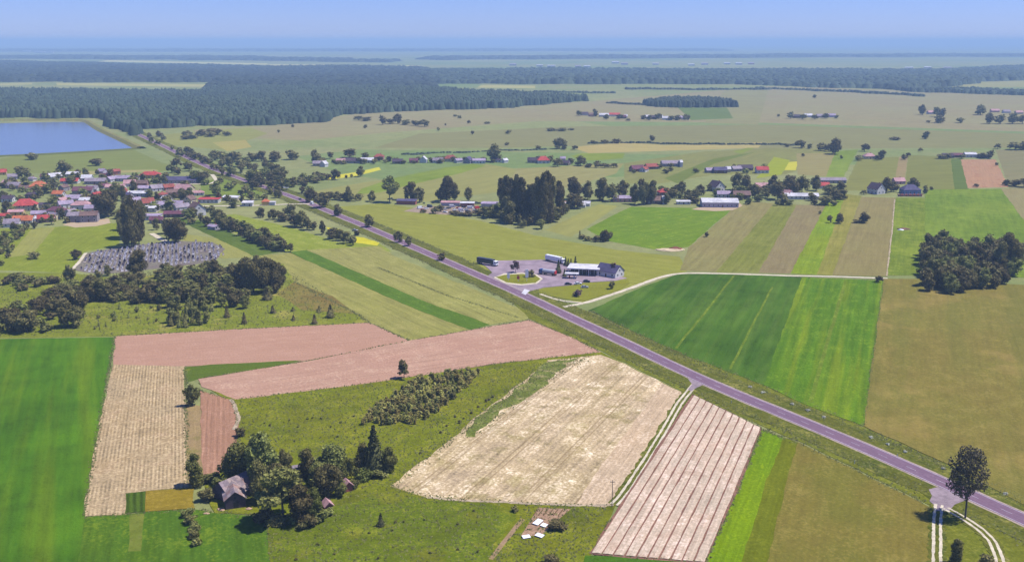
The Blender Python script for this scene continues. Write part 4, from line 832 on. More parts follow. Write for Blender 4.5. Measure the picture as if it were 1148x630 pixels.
# village trees
grove('{} tall dark tree from the left in the clump above the graveyard', 'dark clump beside the graveyard lane', [(140,277,34,16),(148,277,46,18),(156,274,44,16),(150,268,50,18),(142,266,40,16),(158,262,38,14),(146,258,36,16)], 'oak', 'dark')
grove('{} round tree from the left, beside the pale lane', 'round trees beside the lane', [(186,262,18,10),(190,268,24,14),(197,272,28,22),(205,268,20,12),(175,258,14,8)], 'oak', 'dark')
VT = [(8,240,16),(4,225,12),(10,250,10),(38,225,9),(45,222,10),(62,228,10),(40,240,12),(48,250,8),(58,252,12),(70,246,14),(76,250,8),(78,228,8),(60,215,10),(66,205,10),(58,200,9),(88,203,10),(96,198,10),(115,205,10),(125,200,11),(112,212,9),(130,222,16),(138,225,18),(142,235,14),(120,218,8),(150,215,14),(160,204,10),(152,200,8),(178,205,10),(184,206,12),(146,206,9),(176,226,12),(184,232,12),(190,236,12),(178,240,10),(205,226,14),(212,222,12),(204,222,12),(216,244,12),(210,246,12),(225,250,10),(232,254,12),(240,246,10),(250,252,14),(246,250,16),(256,256,12),(238,238,9),(256,228,10),(262,233,10),(272,230,12),(282,229,8),(243,219,16),(246,226,12),(226,205,12),(220,205,14),(232,202,10),(250,197,10),(259,198,12),(281,205,14),(286,208,10),(192,194,10),(199,196,9),(186,200,8),(24,216,8),(13,214,9),(32,218,8),(104,230,9),(166,207,8),(171,206,7),(176,206,8),(182,204,8),(16,260,12),(6,268,10),(24,264,8),(2,275,12),(12,272,8),(30,256,8),(40,256,9)]
for i, (x, y, h) in enumerate(VT): tree(x, y, h, ('oak', 'oak', 'poplar', 'birch', 'oak')[i % 5] if h > 9 else 'bush', None if h <= 9 else h * (0.6, 0.8, 0.9)[i % 3], ('dark', 'dark', 'broad')[i % 3], 'garden tree among the village houses', 'garden trees of the village', name='garden_tree' if h > 9 else 'garden_bush')
fill([(0,256),(0,198),(60,194),(180,196),(235,204),(232,250),(170,256),(128,246),(60,252)], 90, (5, 11), ['bush', 'oak', 'bush', 'poplar'], 'small garden tree between the village houses', 'small garden trees of the village', ['dark', 'broad', 'dark', 'olive'], wr=(0.8, 1.3), seed=38, dmin=5, bname='garden_bush', name='garden_tree')
# square copse on the right
fill([(1036,326),(1032,300),(1040,284),(1062,280),(1100,282),(1140,284),(1140,300),(1128,328),(1090,330),(1050,330)], 84, (17, 25), ['oak', 'oak', 'oak'], 'tree of the dense square copse', 'trees of the square copse', ['dark', 'broad', 'dark'], wr=(0.7, 0.95), seed=20, dmin=6, name='copse_tree')
grove('{} tree from the left in the tall back row of the square copse', 'back row of the square copse', [(1128,306,44,20),(1134,308,40,18),(1122,308,38,18),(1040,290,28,14),(1046,292,26,14),(1060,290,22,16),(1075,292,22,18),(1090,292,22,18),(1104,294,22,18),(1114,294,22,18)], 'oak', 'dark', 'copse_tree')
# ---- rough grass tufts that break the field edges
def tufts(pts, hr, mat, label):
    n = len(pts); r = rng; a = r.uniform(0, 6.28, n); w = r.uniform(0.25, 0.7, n); h = r.uniform(*hr, n)
    V = np.zeros((n, 4, 3)); zb = 0.24
    for k in range(3):
        V[:, k, 0] = pts[:, 0] + w * np.cos(a + k * 2.094); V[:, k, 1] = pts[:, 1] + w * np.sin(a + k * 2.094); V[:, k, 2] = 0.0
    V[:, 3, 0] = pts[:, 0] + r.normal(0, 0.2, n); V[:, 3, 1] = pts[:, 1] + r.normal(0, 0.2, n); V[:, 3, 2] = zb + h
    F = (np.array([(0, 1, 3), (1, 2, 3), (2, 0, 3)])[None] + (np.arange(n) * 4)[:, None, None]).reshape(-1, 3)
    tag(link('rough_grass', mesh_np('rough_grass', V.reshape(-1, 3), F, [mat])), label, 'grass', kind='stuff')
tuft_mat = leafmat('tuft', (0.070, 0.088, 0.020, 1), (0.160, 0.155, 0.055, 1), trans=0.3)
def scatter(poly, n):
    P = np.array([G(*p) for p in poly]); lo, hi = P.min(0), P.max(0); c = lo + rng.random((n * 4, 2)) * (hi - lo); return c[inside(c, P)][:n]
def edge(px, n, s):
    L = smoothline([G(*p) for p in px], 60); t = rng.random(n) * 58.99; i = t.astype(int); f = (t - i)[:, None]
    return L[i] * (1 - f) + L[i + 1] * f + rng.normal(0, s, (n, 2))
E = []
for s in (-1, 1):
    sel = RL[RL[:, 1] < 1100]
    for o, k in ((6.5, 500), (8.5, 1000), (10.5, 1700), (12, 2000), (13.3, 1800)):
        L = offset_line(sel, s * o); t = rng.random(k) * (len(L) - 1.01); i = t.astype(int); f = (t - i)[:, None]
        E.append(L[i] * (1 - f) + L[i + 1] * f + rng.normal(0, 0.8, (k, 2)))
EDGES = [([(129,377),(112,470),(94,580)], .5), ([(129,377),(270,369),(414,362)], .6), ([(414,362),(459,382)], .5), ([(459,382),(593,359)], .6), ([(593,359),(640,378),(673,395)], .7), ([(673,395),(560,407.5),(400,432),(265,448)], .7),
 ([(459,382),(345,405),(225,424)], .35), ([(207,412),(209,429),(208,452),(211,546)], .5), ([(224,438),(262,449),(269,487),(250,528)], .6), ([(443,546),(480,557),(560,563),(679,568)], .8), ([(443,546),(490,500),(540,468),(600,428),(662,402)], 2.0),
 ([(684,583),(661,621)], .5), ([(634,413),(604,436),(572,456),(546,477),(527,490)], 1.6), ([(606,409),(578,437),(546,463),(517,488)], 1.6), ([(854.5,481),(826,552),(790,632)], .35), ([(776,442),(815,461),(854,480)], .6), ([(854,481),(893,496),(960,528),(1043,566)], .8), ([(660,348),(757,394),(856,432),(968,478),(1148,566)], 1.0),
 ([(991,313),(968,478)], .4), ([(94,580),(141,577),(217,571),(298,580)], .6), ([(661,621),(790,631)], .4), ([(424,300),(500,331),(580,356)], .5), ([(880,311),(990,315)], .5), ([(330,316),(400,352),(414,362)], .6), ([(298,580),(306,640)], .6)]
for px, s in EDGES:
    ln = sum(math.dist(G(*px[i]), G(*px[i + 1])) for i in range(len(px) - 1)); E.append(edge(px, int(ln * 3), s))
E = np.vstack(E); J = np.array([G(*p) for p in [(1038,547),(1040,575),(1068,577),(1096,561),(1060,540)]]); J2 = np.array([G(*p) for p in [(768,423),(768,440),(784,440),(802,430)]]); J3 = np.array([G(*p) for p in [(530,292),(545,312),(586,332),(600,328),(608,320),(600,300)]])
E = E[~(inside(E, J) | inside(E, J2) | inside(E, J3))]
tufts(E, (0.0, 0.45), tuft_mat, 'rough grass along the road verges and field margins')
M = [scatter([(270,450),(672,397),(600,428),(443,546),(480,558),(560,565),(560,640),(310,640),(300,580),(420,540),(268,490)], 9000), scatter([(0,312),(318,298),(410,358),(129,376),(0,378)], 5000), scatter([(590,566),(680,570),(650,640),(550,640)], 1200)]
tufts(np.vstack(M), (0.0, 0.5), tuft_mat, 'rough tussocks of the unmown meadows')
# ------------------------------------------------------------------ buildings
WALL = {'white': (232,228,226), 'cream': (232,214,176), 'yellow': (236,196,110), 'pink': (222,164,158), 'grey': (168,158,164), 'brick': (176,108,96), 'brown': (118,92,84), 'blue': (120,140,200), 'wood': (108,92,92), 'lilac': (206,196,212), 'orange': (232,160,96), 'dark': (84,70,78)}
ROOF = {'red': (200,84,80), 'orange': (214,124,84), 'grey': (164,150,160), 'dark': (92,76,88), 'maroon': (124,78,92), 'white': (226,222,226), 'pink': (206,160,160), 'slate': (98,90,122), 'brown': (136,108,100), 'lilac': (182,164,186), 'rust': (168,92,80)}
def wallm(c): return pm('wall_' + c, C(*WALL[c]), scale=0.7, var=0.10)
def roofm(c): return pm('roof_' + c, C(*ROOF[c]), scale=0.6, var=0.22)
glass = pm('window_glass', (0.03, 0.035, 0.05, 1), rough=0.2, spec=0.5, var=0.05)
framew = pm('window_frame', (0.7, 0.7, 0.72, 1), var=0.05)
brickm = pm('chimney_brick', C(170,104,92), scale=2)
def box(x0, x1, y0, y1, z0, z1):
    V = [(x, y, z) for z in (z0, z1) for y in (y0, y1) for x in (x0, x1)]
    return V, [(0, 2, 3, 1), (4, 5, 7, 6), (0, 1, 5, 4), (2, 6, 7, 3), (0, 4, 6, 2), (1, 3, 7, 5)]
def join(*parts):
    V, F = [], []
    for v, f in parts: k = len(V); V += list(v); F += [tuple(i + k for i in q) for q in f]
    return V, F
WIN = {}
def winmesh(w, h):
    key = (round(w, 1), round(h, 1))
    if key not in WIN:
        pane = mesh('window', *box(-w / 2, w / 2, -0.03, 0.03, 0, h), [glass])
        fr = mesh('frame', *join(box(-w / 2 - .12, w / 2 + .12, -0.05, 0.05, -.14, -.01), box(-w / 2 - .12, w / 2 + .12, -0.05, 0.05, h + .01, h + .12), box(-w / 2 - .12, -w / 2 - .01, -0.05, 0.05, -.01, h + .01), box(w / 2 + .01, w / 2 + .12, -0.05, 0.05, -.01, h + .01)), [framew])
        WIN[key] = (pane, fr)
    return WIN[key]
def slab(a, b, c, d, t=0.22):        # thick quad, top face a b c d counter-clockwise from above
    return [*a, ] and ([tuple(p) for p in (a, b, c, d)] + [(p[0], p[1], p[2] - t) for p in (a, b, c, d)], [(0, 1, 2, 3), (7, 6, 5, 4), (0, 4, 5, 1), (1, 5, 6, 2), (2, 6, 7, 3), (3, 7, 4, 0)])
def house(x, y, L, W, hw, rh, yaw, wall, roof, label, group=None, kind='gable', name='house', cat='house', win=None, chim=True, z=0.0, door=True):
    X, Y = G(x, y); o = link(name, None, None, (X, Y, z), R(yaw)); l, w = L / 2, W / 2; m = PXM(x, y)
    ov = 0.45
    if kind == 'gable':
        V = [(-l, -w, -.3), (l, -w, -.3), (l, w, -.3), (-l, w, -.3), (-l, -w, hw), (l, -w, hw), (l, w, hw), (-l, w, hw), (-l, 0, hw + rh), (l, 0, hw + rh)]
        F = [(0, 1, 5, 4), (2, 3, 7, 6), (1, 2, 6, 9, 5), (3, 0, 4, 8, 7), (4, 5, 9, 8), (6, 7, 8, 9)]
        s = rh / w; zl = hw - ov * s + 0.24; zt = hw + rh + 0.24
        rp = join(slab((-l - ov, -w - ov, zl), (l + ov, -w - ov, zl), (l + ov, 0, zt), (-l - ov, 0, zt)), slab((l + ov, w + ov, zl), (-l - ov, w + ov, zl), (-l - ov, 0, zt + 0.004), (l + ov, 0, zt + 0.004)))
    elif kind == 'hip':
        V, F = box(-l, l, -w, w, -.3, hw); e = l - w * 0.8; a = ov
        rv = [(-l - a, -w - a, hw - .1), (l + a, -w - a, hw - .1), (l + a, w + a, hw - .1), (-l - a, w + a, hw - .1), (-e, 0, hw + rh), (e, 0, hw + rh), (-l - a, -w - a, hw + .1), (l + a, -w - a, hw + .1), (l + a, w + a, hw + .1), (-l - a, w + a, hw + .1)]
        rp = (rv, [(0, 3, 2, 1), (0, 1, 7, 6), (1, 2, 8, 7), (2, 3, 9, 8), (3, 0, 6, 9), (6, 7, 5, 4), (8, 9, 4, 5), (7, 8, 5), (9, 6, 4)])
    else:
        V, F = box(-l, l, -w, w, -.3, hw); rp = slab((-l - ov, -w - ov, hw + .3), (l + ov, -w - ov, hw + .3), (l + ov, w + ov, hw + .3 + rh), (-l - ov, w + ov, hw + .3 + rh), 0.28)
    link('wall', mesh('wall', V, F, [wallm(wall)]), o); rf = link('roof', mesh('roof', *rp, [roofm(roof)]), o)
    if chim and kind != 'flat':
        link('chimney', mesh('chimney', *box(-.4, .4, -.4, .4, -1.2, .9), [brickm]), rf, (l * 0.35, w * 0.25, hw + rh))
    if win is None: win = m * L >= 9
    if win:
        pn, fr = winmesh(1.2, 1.3); dirc = -1
        ca, sa = math.cos(R(yaw)), math.sin(R(yaw))
        for sy in (-1, 1):               # long sides: the outward normal must face the camera
            nx_, ny_ = -sa * sy, ca * sy
            if nx_ * -X + ny_ * -Y <= 0: continue
            k = max(2, int(L / 3.6)); floors = 2 if hw > 4.6 else 1
            for fl in range(floors):
                for i in range(k):
                    px_ = -l + (i + 0.5) * L / k
                    if door and fl == 0 and i == k // 2:
                        link('door', mesh('door', *box(-.5, .5, -.04, .04, 0, 2.1), [wallm('brown')]), o, (px_, sy * (w + .045), 0.1)); continue
                    a = link('window', pn, o, (px_, sy * (w + .035), 1.1 + fl * 2.7)); link('frame', fr, a)
        for sx in (-1, 1):
            if (ca * sx) * -X + (sa * sx) * -Y <= 0: continue
            for i in range(2):
                a = link('window', pn, o, (sx * (l + .035), (i - .5) * W * 0.45, 1.1), math.pi / 2); link('frame', fr, a)
            if kind == 'gable' and rh > 2.4:
                a = link('window', pn, o, (sx * (l + .035), 0, hw + 0.35), math.pi / 2); link('frame', fr, a)
    return tag(o, label, cat, group)
VG = 'houses of the village'
H = [  # x, y, length, width, wall, roof height, yaw, wall, roof, label, kind
 (2,196,10,8,3,3,20,'yellow','red','red-roofed yellow house cut by the left edge of the village','gable'),
 (17,211,14,9,3.2,2.6,-10,'pink','grey','pale pink house with grey roof left of the orange house','gable'),
 (44,213,15,12,4,4.6,10,'orange','orange','bright orange house with orange hipped roof','hip'),
 (79,205.5,17,9,2.6,2.4,4,'white','red','long low white house with bright red roof','gable'),
 (29,236,18,13,5,5,15,'cream','red','large cream house with steep red roof','hip'),
 (19,241,12,7,3,1.5,8,'yellow','pink','low cream wing with pinkish roof beside the large red-roofed house','gable'),
 (50,233,11,6,2.8,1.0,-4,'white','dark','small white block with dark flat roof','flat'),
 (27,250,15,9,2.8,3,6,'white','orange','white cottage with faded orange roof at the lower left of the village','gable'),
 (64,240,14,10,3.4,3,-6,'white','maroon','house with dark maroon hipped roof below the white block','hip'),
 (52,248.5,12,8,3,2.4,10,'pink','red','pink house with red roof at the village edge','gable'),
 (87,248,13,11,5.2,2.2,8,'grey','grey','left half of the long grey unfinished block','gable'),
 (101,248,13,11,5.4,2.6,12,'grey','brown','right half of the long grey unfinished block','gable'),
 (92,235,16,9,4.4,3,5,'white','pink','white house with pale brown roof behind the grey block','hip'),
 (84,226,14,9,3.2,2.8,6,'white','lilac','white house with pale lilac roof in the middle of the village','gable'),
 (96,228,9,7,3.2,2,0,'white','white','small white house with white roof beside the lilac roof','gable'),
 (94,217,18,10,3.4,3,3,'grey','maroon','long house with dark maroon roof in the middle of the village','gable'),
 (66,220,10,7,2.6,2.6,-8,'white','orange','tiny white house with orange roof below the orange house','gable'),
 (109,226,9,8,4.4,4,70,'brick','red','bright red steep roof half hidden by the biggest tree','gable'),
 (108,206,20,10,3,2.6,4,'grey','grey','long grey barn roof at the upper middle of the village','gable'),
 (82,198,12,8,3,2,0,'white','white','white house behind the long red roof','gable'),
 (138,203,15,9,3.2,2.4,2,'lilac','lilac','pale lilac house at the top of the village','gable'),
 (169,199.5,20,11,3.6,3.2,2,'yellow','red','yellow house with red and orange roof at the top right of the village','hip'),
 (130,213,18,8,3.2,2.2,4,'white','pink','long white house with pinkish roof above the red steep roof','gable'),
 (137,218,8,7,3,3,60,'brick','rust','small brick house with rusty roof left of the lilac roofs','gable'),
 (156,220,19,10,3.2,1.6,3,'lilac','white','wide house with white sheet roof right of the poplars','gable'),
 (165,214,16,9,3,2,2,'white','lilac','house with pale grey roof behind the white sheet roof','gable'),
 (152,231,10,9,3.4,4,55,'white','lilac','white gabled house just above the dark clump','gable'),
 (166,231,10,8,3.4,3.6,35,'cream','rust','house with steep rusty red roof above the white boxes','gable'),
 (168,237,14,10,3.4,.4,0,'white','white','upper of two white flat-roofed boxes','flat'),
 (170,246,15,9,3.4,.4,0,'white','lilac','lower of two white flat-roofed boxes, nearest the clump','flat'),
 (203,205,34,13,3.4,3,2,'grey','slate','long building with dark slate-blue roof','gable'),
 (207,217.5,16,11,5,4,-20,'cream','pink','tall cream house with pink roof behind dark trees','gable'),
 (193,219,10,8,3,2.6,20,'pink','brown','small pink house left of the tall cream house','gable'),
 (235,227,18,9,3.2,.5,0,'white','red','white building with flat red roof on the lane','flat'),
 (221,241,13,11,5.4,5,-55,'white','brown','big white gabled house with brown roof on the lane','gable'),
 (196,243,16,8,2.8,2,5,'brown','maroon','low brown shed left of the big white gable','gable'),
 (197,232,13,8,3,2.4,0,'white','lilac','white house left of the lane behind dark trees','gable'),
 (259,225,15,5,3,1.0,-14,'cream','white','long low cream shed with white roof beside the lane','flat'),
 (278,231,9,6,3,1,0,'white','white','small white shed at the end of the lane','flat'),
 (298,230,6,5,3.2,2.2,0,'yellow','orange','tiny yellow roadside kiosk with orange roof','hip'),
 (305,230,6,4,2.6,.3,0,'white','white','tiny white roadside box beside the yellow kiosk','flat'),
 (258,256,7,5,2.6,.4,0,'white','white','small white hut at the foot of the long hedge','flat'),
 (240,257,9,5,2.4,1.2,-35,'lilac','lilac','pale shed in the hedge below the big white gable','gable'),
 (189,213,10,8,3,2.6,40,'brick','rust','small brick cottage at the right side of the village','gable'),
 (58,210,9,7,3,2.4,0,'grey','dark','small grey house with dark roof between orange and red roofs','gable'),
 (10,226,10,8,3,2.6,0,'white','dark','small white house with dark roof at the left edge','gable'),
 (14,201,9,7,3,2.6,30,'lilac','grey','small pale house beside the dark round tree','gable'),
 (118,200,10,7,2.8,2.4,0,'brick','maroon','low maroon-roofed shed at the top of the village','gable'),
 (152,203,9,7,3,2,0,'white','dark','small white house with dark roof at the top of the village','gable'),
 (6,245,8,6,2.6,1.6,0,'cream','red','low hut with red roof at the left edge of the village','gable'),
]
VF = [(36,203,'white','grey'),(52,201,'lilac','maroon'),(62,201,'white','white'),(72,214,'grey','brown'),(30,214,'cream','brown'),(8,209,'white','pink'),(36,222,'brown','dark'),(74,233,'white','lilac'),(80,242,'lilac','grey'),(44,243,'white','lilac'),(60,246.5,'cream','grey'),(104,216,'white','grey'),(118,211,'grey','maroon'),(124,204,'white','lilac'),(146,209,'white','pink'),(144,223,'grey','slate'),(160,208,'brick','brown'),(176,214,'white','grey'),(182,222,'lilac','rust'),(178,234,'white','lilac'),(187,227,'white','white'),(176,250,'grey','maroon'),(204,236,'white','grey'),(213,228,'cream','brown'),(222,219,'white','pink'),(115,195,'lilac','lilac'),(98,203,'white','white'),(128,196,'brick','rust'),(70,228,'white','pink'),(14,254,'white','grey'),(38,249,'lilac','white'),(103,238,'white','lilac'),(146,243,'white','grey')]
for i, (x, y, wa, ro) in enumerate(VF):
    near = min(H, key=lambda q: math.hypot(q[0] - x, 2 * (q[1] - y)))
    side = ('left of the ' if x < near[0] else 'right of the ') if abs(x - near[0]) > abs(y - near[1]) else ('behind the ' if y < near[1] else 'before the ')
    what = ' '.join(near[9].split()[:9]); what = what.rsplit(' with', 1)[0].rsplit(' at', 1)[0].rsplit(' of', 1)[0]
    house(x, y, 8 + (i * 7 % 5), 6 + i % 3, 2.6 + (i % 4) * .4, 2 + (i % 3) * .5, (-20, 5, 40, 75, 12)[i % 5], wa, ro, 'small %s house with %s roof %s%s' % (wa, ro, side, what.removeprefix('right half of the ').removeprefix('left half of the ')), VG, 'hip' if i % 6 == 0 else 'gable')
for x, y, L, W, hw, rh, yaw, wa, ro, lab, k in H: house(x, y, L, W, hw, rh, yaw, wa, ro, lab, VG, k)
near_trees = {}
for o, x, y in ALLT:
    if o.get('group') in ('garden trees of the village', 'small garden trees of the village'):
        q = min(H, key=lambda t: math.hypot(t[0] - x, 2 * (t[1] - y)))
        side = ('left of the' if x < q[0] else 'right of the') if abs(x - q[0]) > 1.5 * abs(y - q[1]) else ('behind the' if y < q[1] else 'in front of the')
        near_trees.setdefault((o['category'], side, q[9]), []).append((x, o))
for (kd, side, what), lst in near_trees.items():
    w_ = what.split()
    short = ' '.join(w_[:10]) if w_[min(9, len(w_) - 1)] not in ('the', 'with', 'of', 'at', 'left', 'right', 'and') else ' '.join(w_[:8])
    while short.split()[-1] in ('the', 'with', 'of', 'at', 'left', 'right', 'and', 'beside', 'below', 'behind', 'in', 'on', 'just', 'top', 'upper'): short = short.rsplit(' ', 1)[0]
    lst.sort(key=lambda t: t[0])
    for i, (x, o) in enumerate(lst):
        o['label'] = ' '.join((('%s garden %s %s %s' % (ORD[i], kd, side, short)) if len(lst) > 1 else 'garden %s %s %s' % (kd, side, short)).split()[:16])
HG = 'houses of the hamlet'
H2 = [
 (357,186,12,8,3,2.6,5,'grey','grey','grey-roofed house at the left end of the hamlet','gable'),(363.5,187,6,7,3.6,3,60,'white','white','tiny white gable at the left end of the hamlet','gable'),
 (384,183,14,8,3,2.4,4,'pink','pink','pinkish house left of the dark roof in the hamlet','gable'),(396,183,16,9,3,3,3,'grey','dark','dark-roofed house above the yellow strip','gable'),
 (412,182.5,15,9,3.4,2.4,0,'white','white','white house with pale roof in the hamlet','gable'),(425,179,12,9,3.6,3.4,0,'pink','rust','house with rust-pink roof behind the white hamlet house','hip'),
 (446,183.5,12,8,2.8,2.6,0,'brown','dark','dark shed in the middle of the hamlet','gable'),(475,182.5,6,8,4,3.6,80,'white','white','narrow bright white gable in the hamlet','gable'),
 (464,182.5,10,7,2.8,2.4,0,'brick','maroon','maroon shed left of the narrow white gable','gable'),(491,182.5,12,8,3,2.6,0,'white','grey','white house with grey roof right of the narrow gable','gable'),
 (505,181,15,10,3.6,4,6,'cream','rust','large house with reddish brown roof in the hamlet','hip'),(514,182.5,8,7,3,2,30,'white','lilac','small white house right of the reddish brown roof','gable'),
 (525,183,10,9,3.8,3.6,70,'grey','slate','tall grey gabled barn near the big round tree','gable'),(537,183,15,8,3.4,2,2,'white','lilac','long pale barn left of the big round tree','gable'),
 (556,182,12,8,3,2.6,4,'white','dark','white house with dark roof under the big round tree','gable'),(566,182.5,6,5,3,2,40,'white','white','tiny white hut right of the big round tree','gable'),
 (609,183,14,10,3.6,4.6,8,'white','red','white farmhouse with bright red roof','hip'),(598,182.5,13,7,3,3,-10,'grey','dark','dark barn left of the bright red roof','gable'),
 (633,185,12,8,2.8,2.6,-25,'brown','dark','dark barn right of the bright red roof','gable'),(631,180,6,5,2.6,2,0,'lilac','lilac','tiny pale shed behind the dark barn','gable'),
 (714,192,15,9,3,3.6,25,'brick','maroon','reddish barn left of the long grey barn','gable'),(722,192.5,9,7,3,2.4,60,'white','rust','small house with a white gable beside the reddish barn','gable'),
 (730,189.5,14,8,3,3,20,'brown','rust','dark red barn between the reddish and the grey barn','gable'),
 (752,186.5,22,10,3.6,3,6,'grey','grey','long grey barn standing alone in the fallow','gable'),(763,187,2.5,9,5.4,2.0,6,'white','white','white end wall of the long grey barn','gable'),
 (796,193.5,10,8,2.8,2.4,10,'grey','lilac','low pale shed at the left of the brown barn row','gable'),(807,194,14,9,3.4,3,2,'brown','slate','purple-grey barn in the row','gable'),
 (816,193,5,7,3.6,2.4,0,'cream','cream' if 'cream' in ROOF else 'white','small cream house right of the purple-grey barn','gable'),
 (825,192,11,8,3,2.6,20,'grey','grey','grey-roofed house in the barn row','gable'),(835,191,16,9,3,3,4,'brown','dark','dark long barn at the right of the barn row','gable'),
 (854,194,13,9,3.8,3.2,2,'white','red','white house with a red roof beside the yellow plot','gable'),
 (700,226,20,8,3.4,2.0,-2,'pink','lilac','long salmon pink barn above the bright green field','gable'),
 (735,228,17,10,3.2,3.2,-4,'brown','brown','brown barn with white right gable above the bright green field','gable'),(743.5,228.5,1.5,8,5,2,-4,'white','white','white end wall of the brown barn','gable'),
 (745,219,12,9,3.4,3,10,'brick','red','house with faded red roof behind the brown barn','hip'),
 (803,214,12,11,4.6,5,-62,'white','dark','house with a tall white gable behind the hall','gable'),
 (806,231,31,17,4.2,2.6,-3,'lilac','white','large hall with wide white sheet roof','gable'),(815,221,18,9,3.2,2.4,-6,'white','lilac','pale shed behind the white-roofed hall','gable'),
 (766,229,12,5,2.4,.6,0,'white','white','white lean-to left of the hall','flat'),
 (831,223,15,9,4.2,3,-3,'brown','brown','dark brown barn right of the hall','gable'),(854,212,13,9,3,3,5,'pink','pink','pinkish roof hidden among the trees','gable'),
 (881,222,11,9,3.4,4,-50,'white','pink','white house with steep pinkish roof','gable'),(898,223,30,9,3,2.2,-2,'white','white','long farm building with white roof','gable'),
 (922,211,12,8,3,2.6,0,'white','red','small house with red roof behind the long farm building','gable'),(933,205,26,8,3,2,0,'grey','grey','long grey barn at the top of the wooded farm','gable'),
 (982,217,12,11,5,5,-60,'white','dark','white gabled house with dark roof on the lane','gable'),(1020,217,16,12,4,4.6,0,'blue','slate','blue house with dark hipped roof on the lane','hip'),
 (1020,220.4,22,1.2,1.6,.2,0,'brick','rust','red-brown garden wall before the blue house','flat'),(1007,206,11,8,3,3,10,'pink','pink','pinkish roof between the two lane houses','gable'),
 (974,178,13,9,3.2,3.6,4,'cream','pink','cottage with pink roof above the lane','hip'),(1062,177,13,8,2.8,2.6,0,'brown','dark','dark barn left above the ploughed plot','gable'),(1072,176.5,14,8,2.8,2.4,0,'brown','maroon','second dark barn above the ploughed plot','gable'),
 (1087,176.5,14,8,4,2,0,'white','white','white house above the ploughed plot','gable'),(1102,177.5,12,8,2.8,2.4,0,'brown','slate','dark shed right of the white house above the ploughed plot','gable'),
]
for x, y, L, W, hw, rh, yaw, wa, ro, lab, k in H2: house(x, y, L, W, hw, rh, yaw, wa, ro, lab, HG, k, name='barn' if 'barn' in lab else ('garden_wall' if 'garden wall' in lab else 'house'), cat='barn' if 'barn' in lab else 'house', chim='barn' not in lab and 'wall' not in lab and 'shed' not in lab, door='wall' not in lab)
H3 = [(655,129.5,14,10,'white','dark','{} white house of the far hamlet, by its left end'),(664,130.5,14,9,'pink','brown','brown-roofed house of the far hamlet'),(677,131,18,10,'white','white','long white house of the far hamlet'),(689,130.5,20,14,'white','red','big white house with red roof in the far hamlet'),(697,133,16,10,'brown','maroon','dark barn of the far hamlet right of the big white house'),(701.5,132.5,6,8,'white','white','narrow white gable at the right end of the far hamlet'),
 (726,133,8,9,'white','white','leftmost white house of the second far hamlet'),(732,133.5,14,9,'brown','dark','dark barn of the second far hamlet'),(740,133,8,9,'white','white','white gable right of the dark barn in the second far hamlet'),(748,134.5,18,9,'white','white','low white barn of the second far hamlet'),(764,134,14,9,'lilac','lilac','pale house at the right end of the second far hamlet'),
 (893,132.5,14,9,'brown','dark','dark barn of the far hamlet on the right meadow'),(906,131.5,14,9,'lilac','white','pale house of the far hamlet on the right meadow'),(920,132,16,9,'lilac','grey','grey house of the far hamlet on the right meadow'),(932,131.5,14,9,'lilac','lilac','pale right-hand house of the far hamlet on the right meadow'),
 (1043,128,12,9,'lilac','pink','pinkish house between the far right trees'),(1115,126,16,9,'pink','pink','pink-roofed farm among the far right groves'),(1128,127,14,9,'white','grey','grey farm among the far right groves'),(1142,128,14,9,'cream','pink','cream farm at the right edge groves')]
for x, y, L, W, wa, ro, lab in H3: house(x, y, L, W, 3.4, 3, random.uniform(-8, 8), wa, ro, lab.replace('{} ', ''), 'houses of the far hamlets', win=False, chim=False, name='barn' if 'barn' in lab else 'house', cat='barn' if 'barn' in lab else 'house')
# distant town
for i, (x, y, L, hh, wa) in enumerate([(30,58.5,90,16,'white'),(42,59.5,70,14,'lilac'),(48,60,60,12,'white'),(56,60,80,12,'white'),(98,56.5,70,18,'lilac'),(110,56.5,110,20,'white'),(128,56.4,60,16,'pink'),(140,56.4,90,14,'lilac'),(150,56,70,16,'pink'),(165,56,90,14,'lilac'),(178,55.6,60,16,'lilac'),(193,56,140,18,'pink'),(205,56,70,16,'lilac'),(220,56,90,14,'lilac'),(243,56.6,150,30,'white'),(268,56.6,90,14,'pink'),(285,56.4,70,14,'lilac'),(540,55,60,22,'white'),
  (575,74,40,9,'white'),(605,75,36,8,'white'),(618,75.5,44,8,'white'),(648,76,30,8,'lilac'),(658,76,36,8,'white'),(690,71.5,46,10,'white'),(700,73,40,9,'lilac'),(735,73,36,8,'lilac'),(775,74,36,8,'white'),(790,73,40,8,'lilac'),(828,73,38,10,'white'),(815,72.5,36,8,'lilac'),(842,72.5,36,8,'pink'),(1019,78,40,9,'white'),(1040,77.5,36,9,'white'),(1062,78,40,9,'white')]):
    town = y < 62
    house(x, y, L, L * 0.35, hh, 3, 0, wa, 'white' if i % 3 else 'lilac', 'pale block of the distant town on the horizon' if town else 'pale distant farm building beyond the far forest', 'blocks of the distant town' if town else 'distant farm buildings', 'flat', win=False, name='building', cat='building')
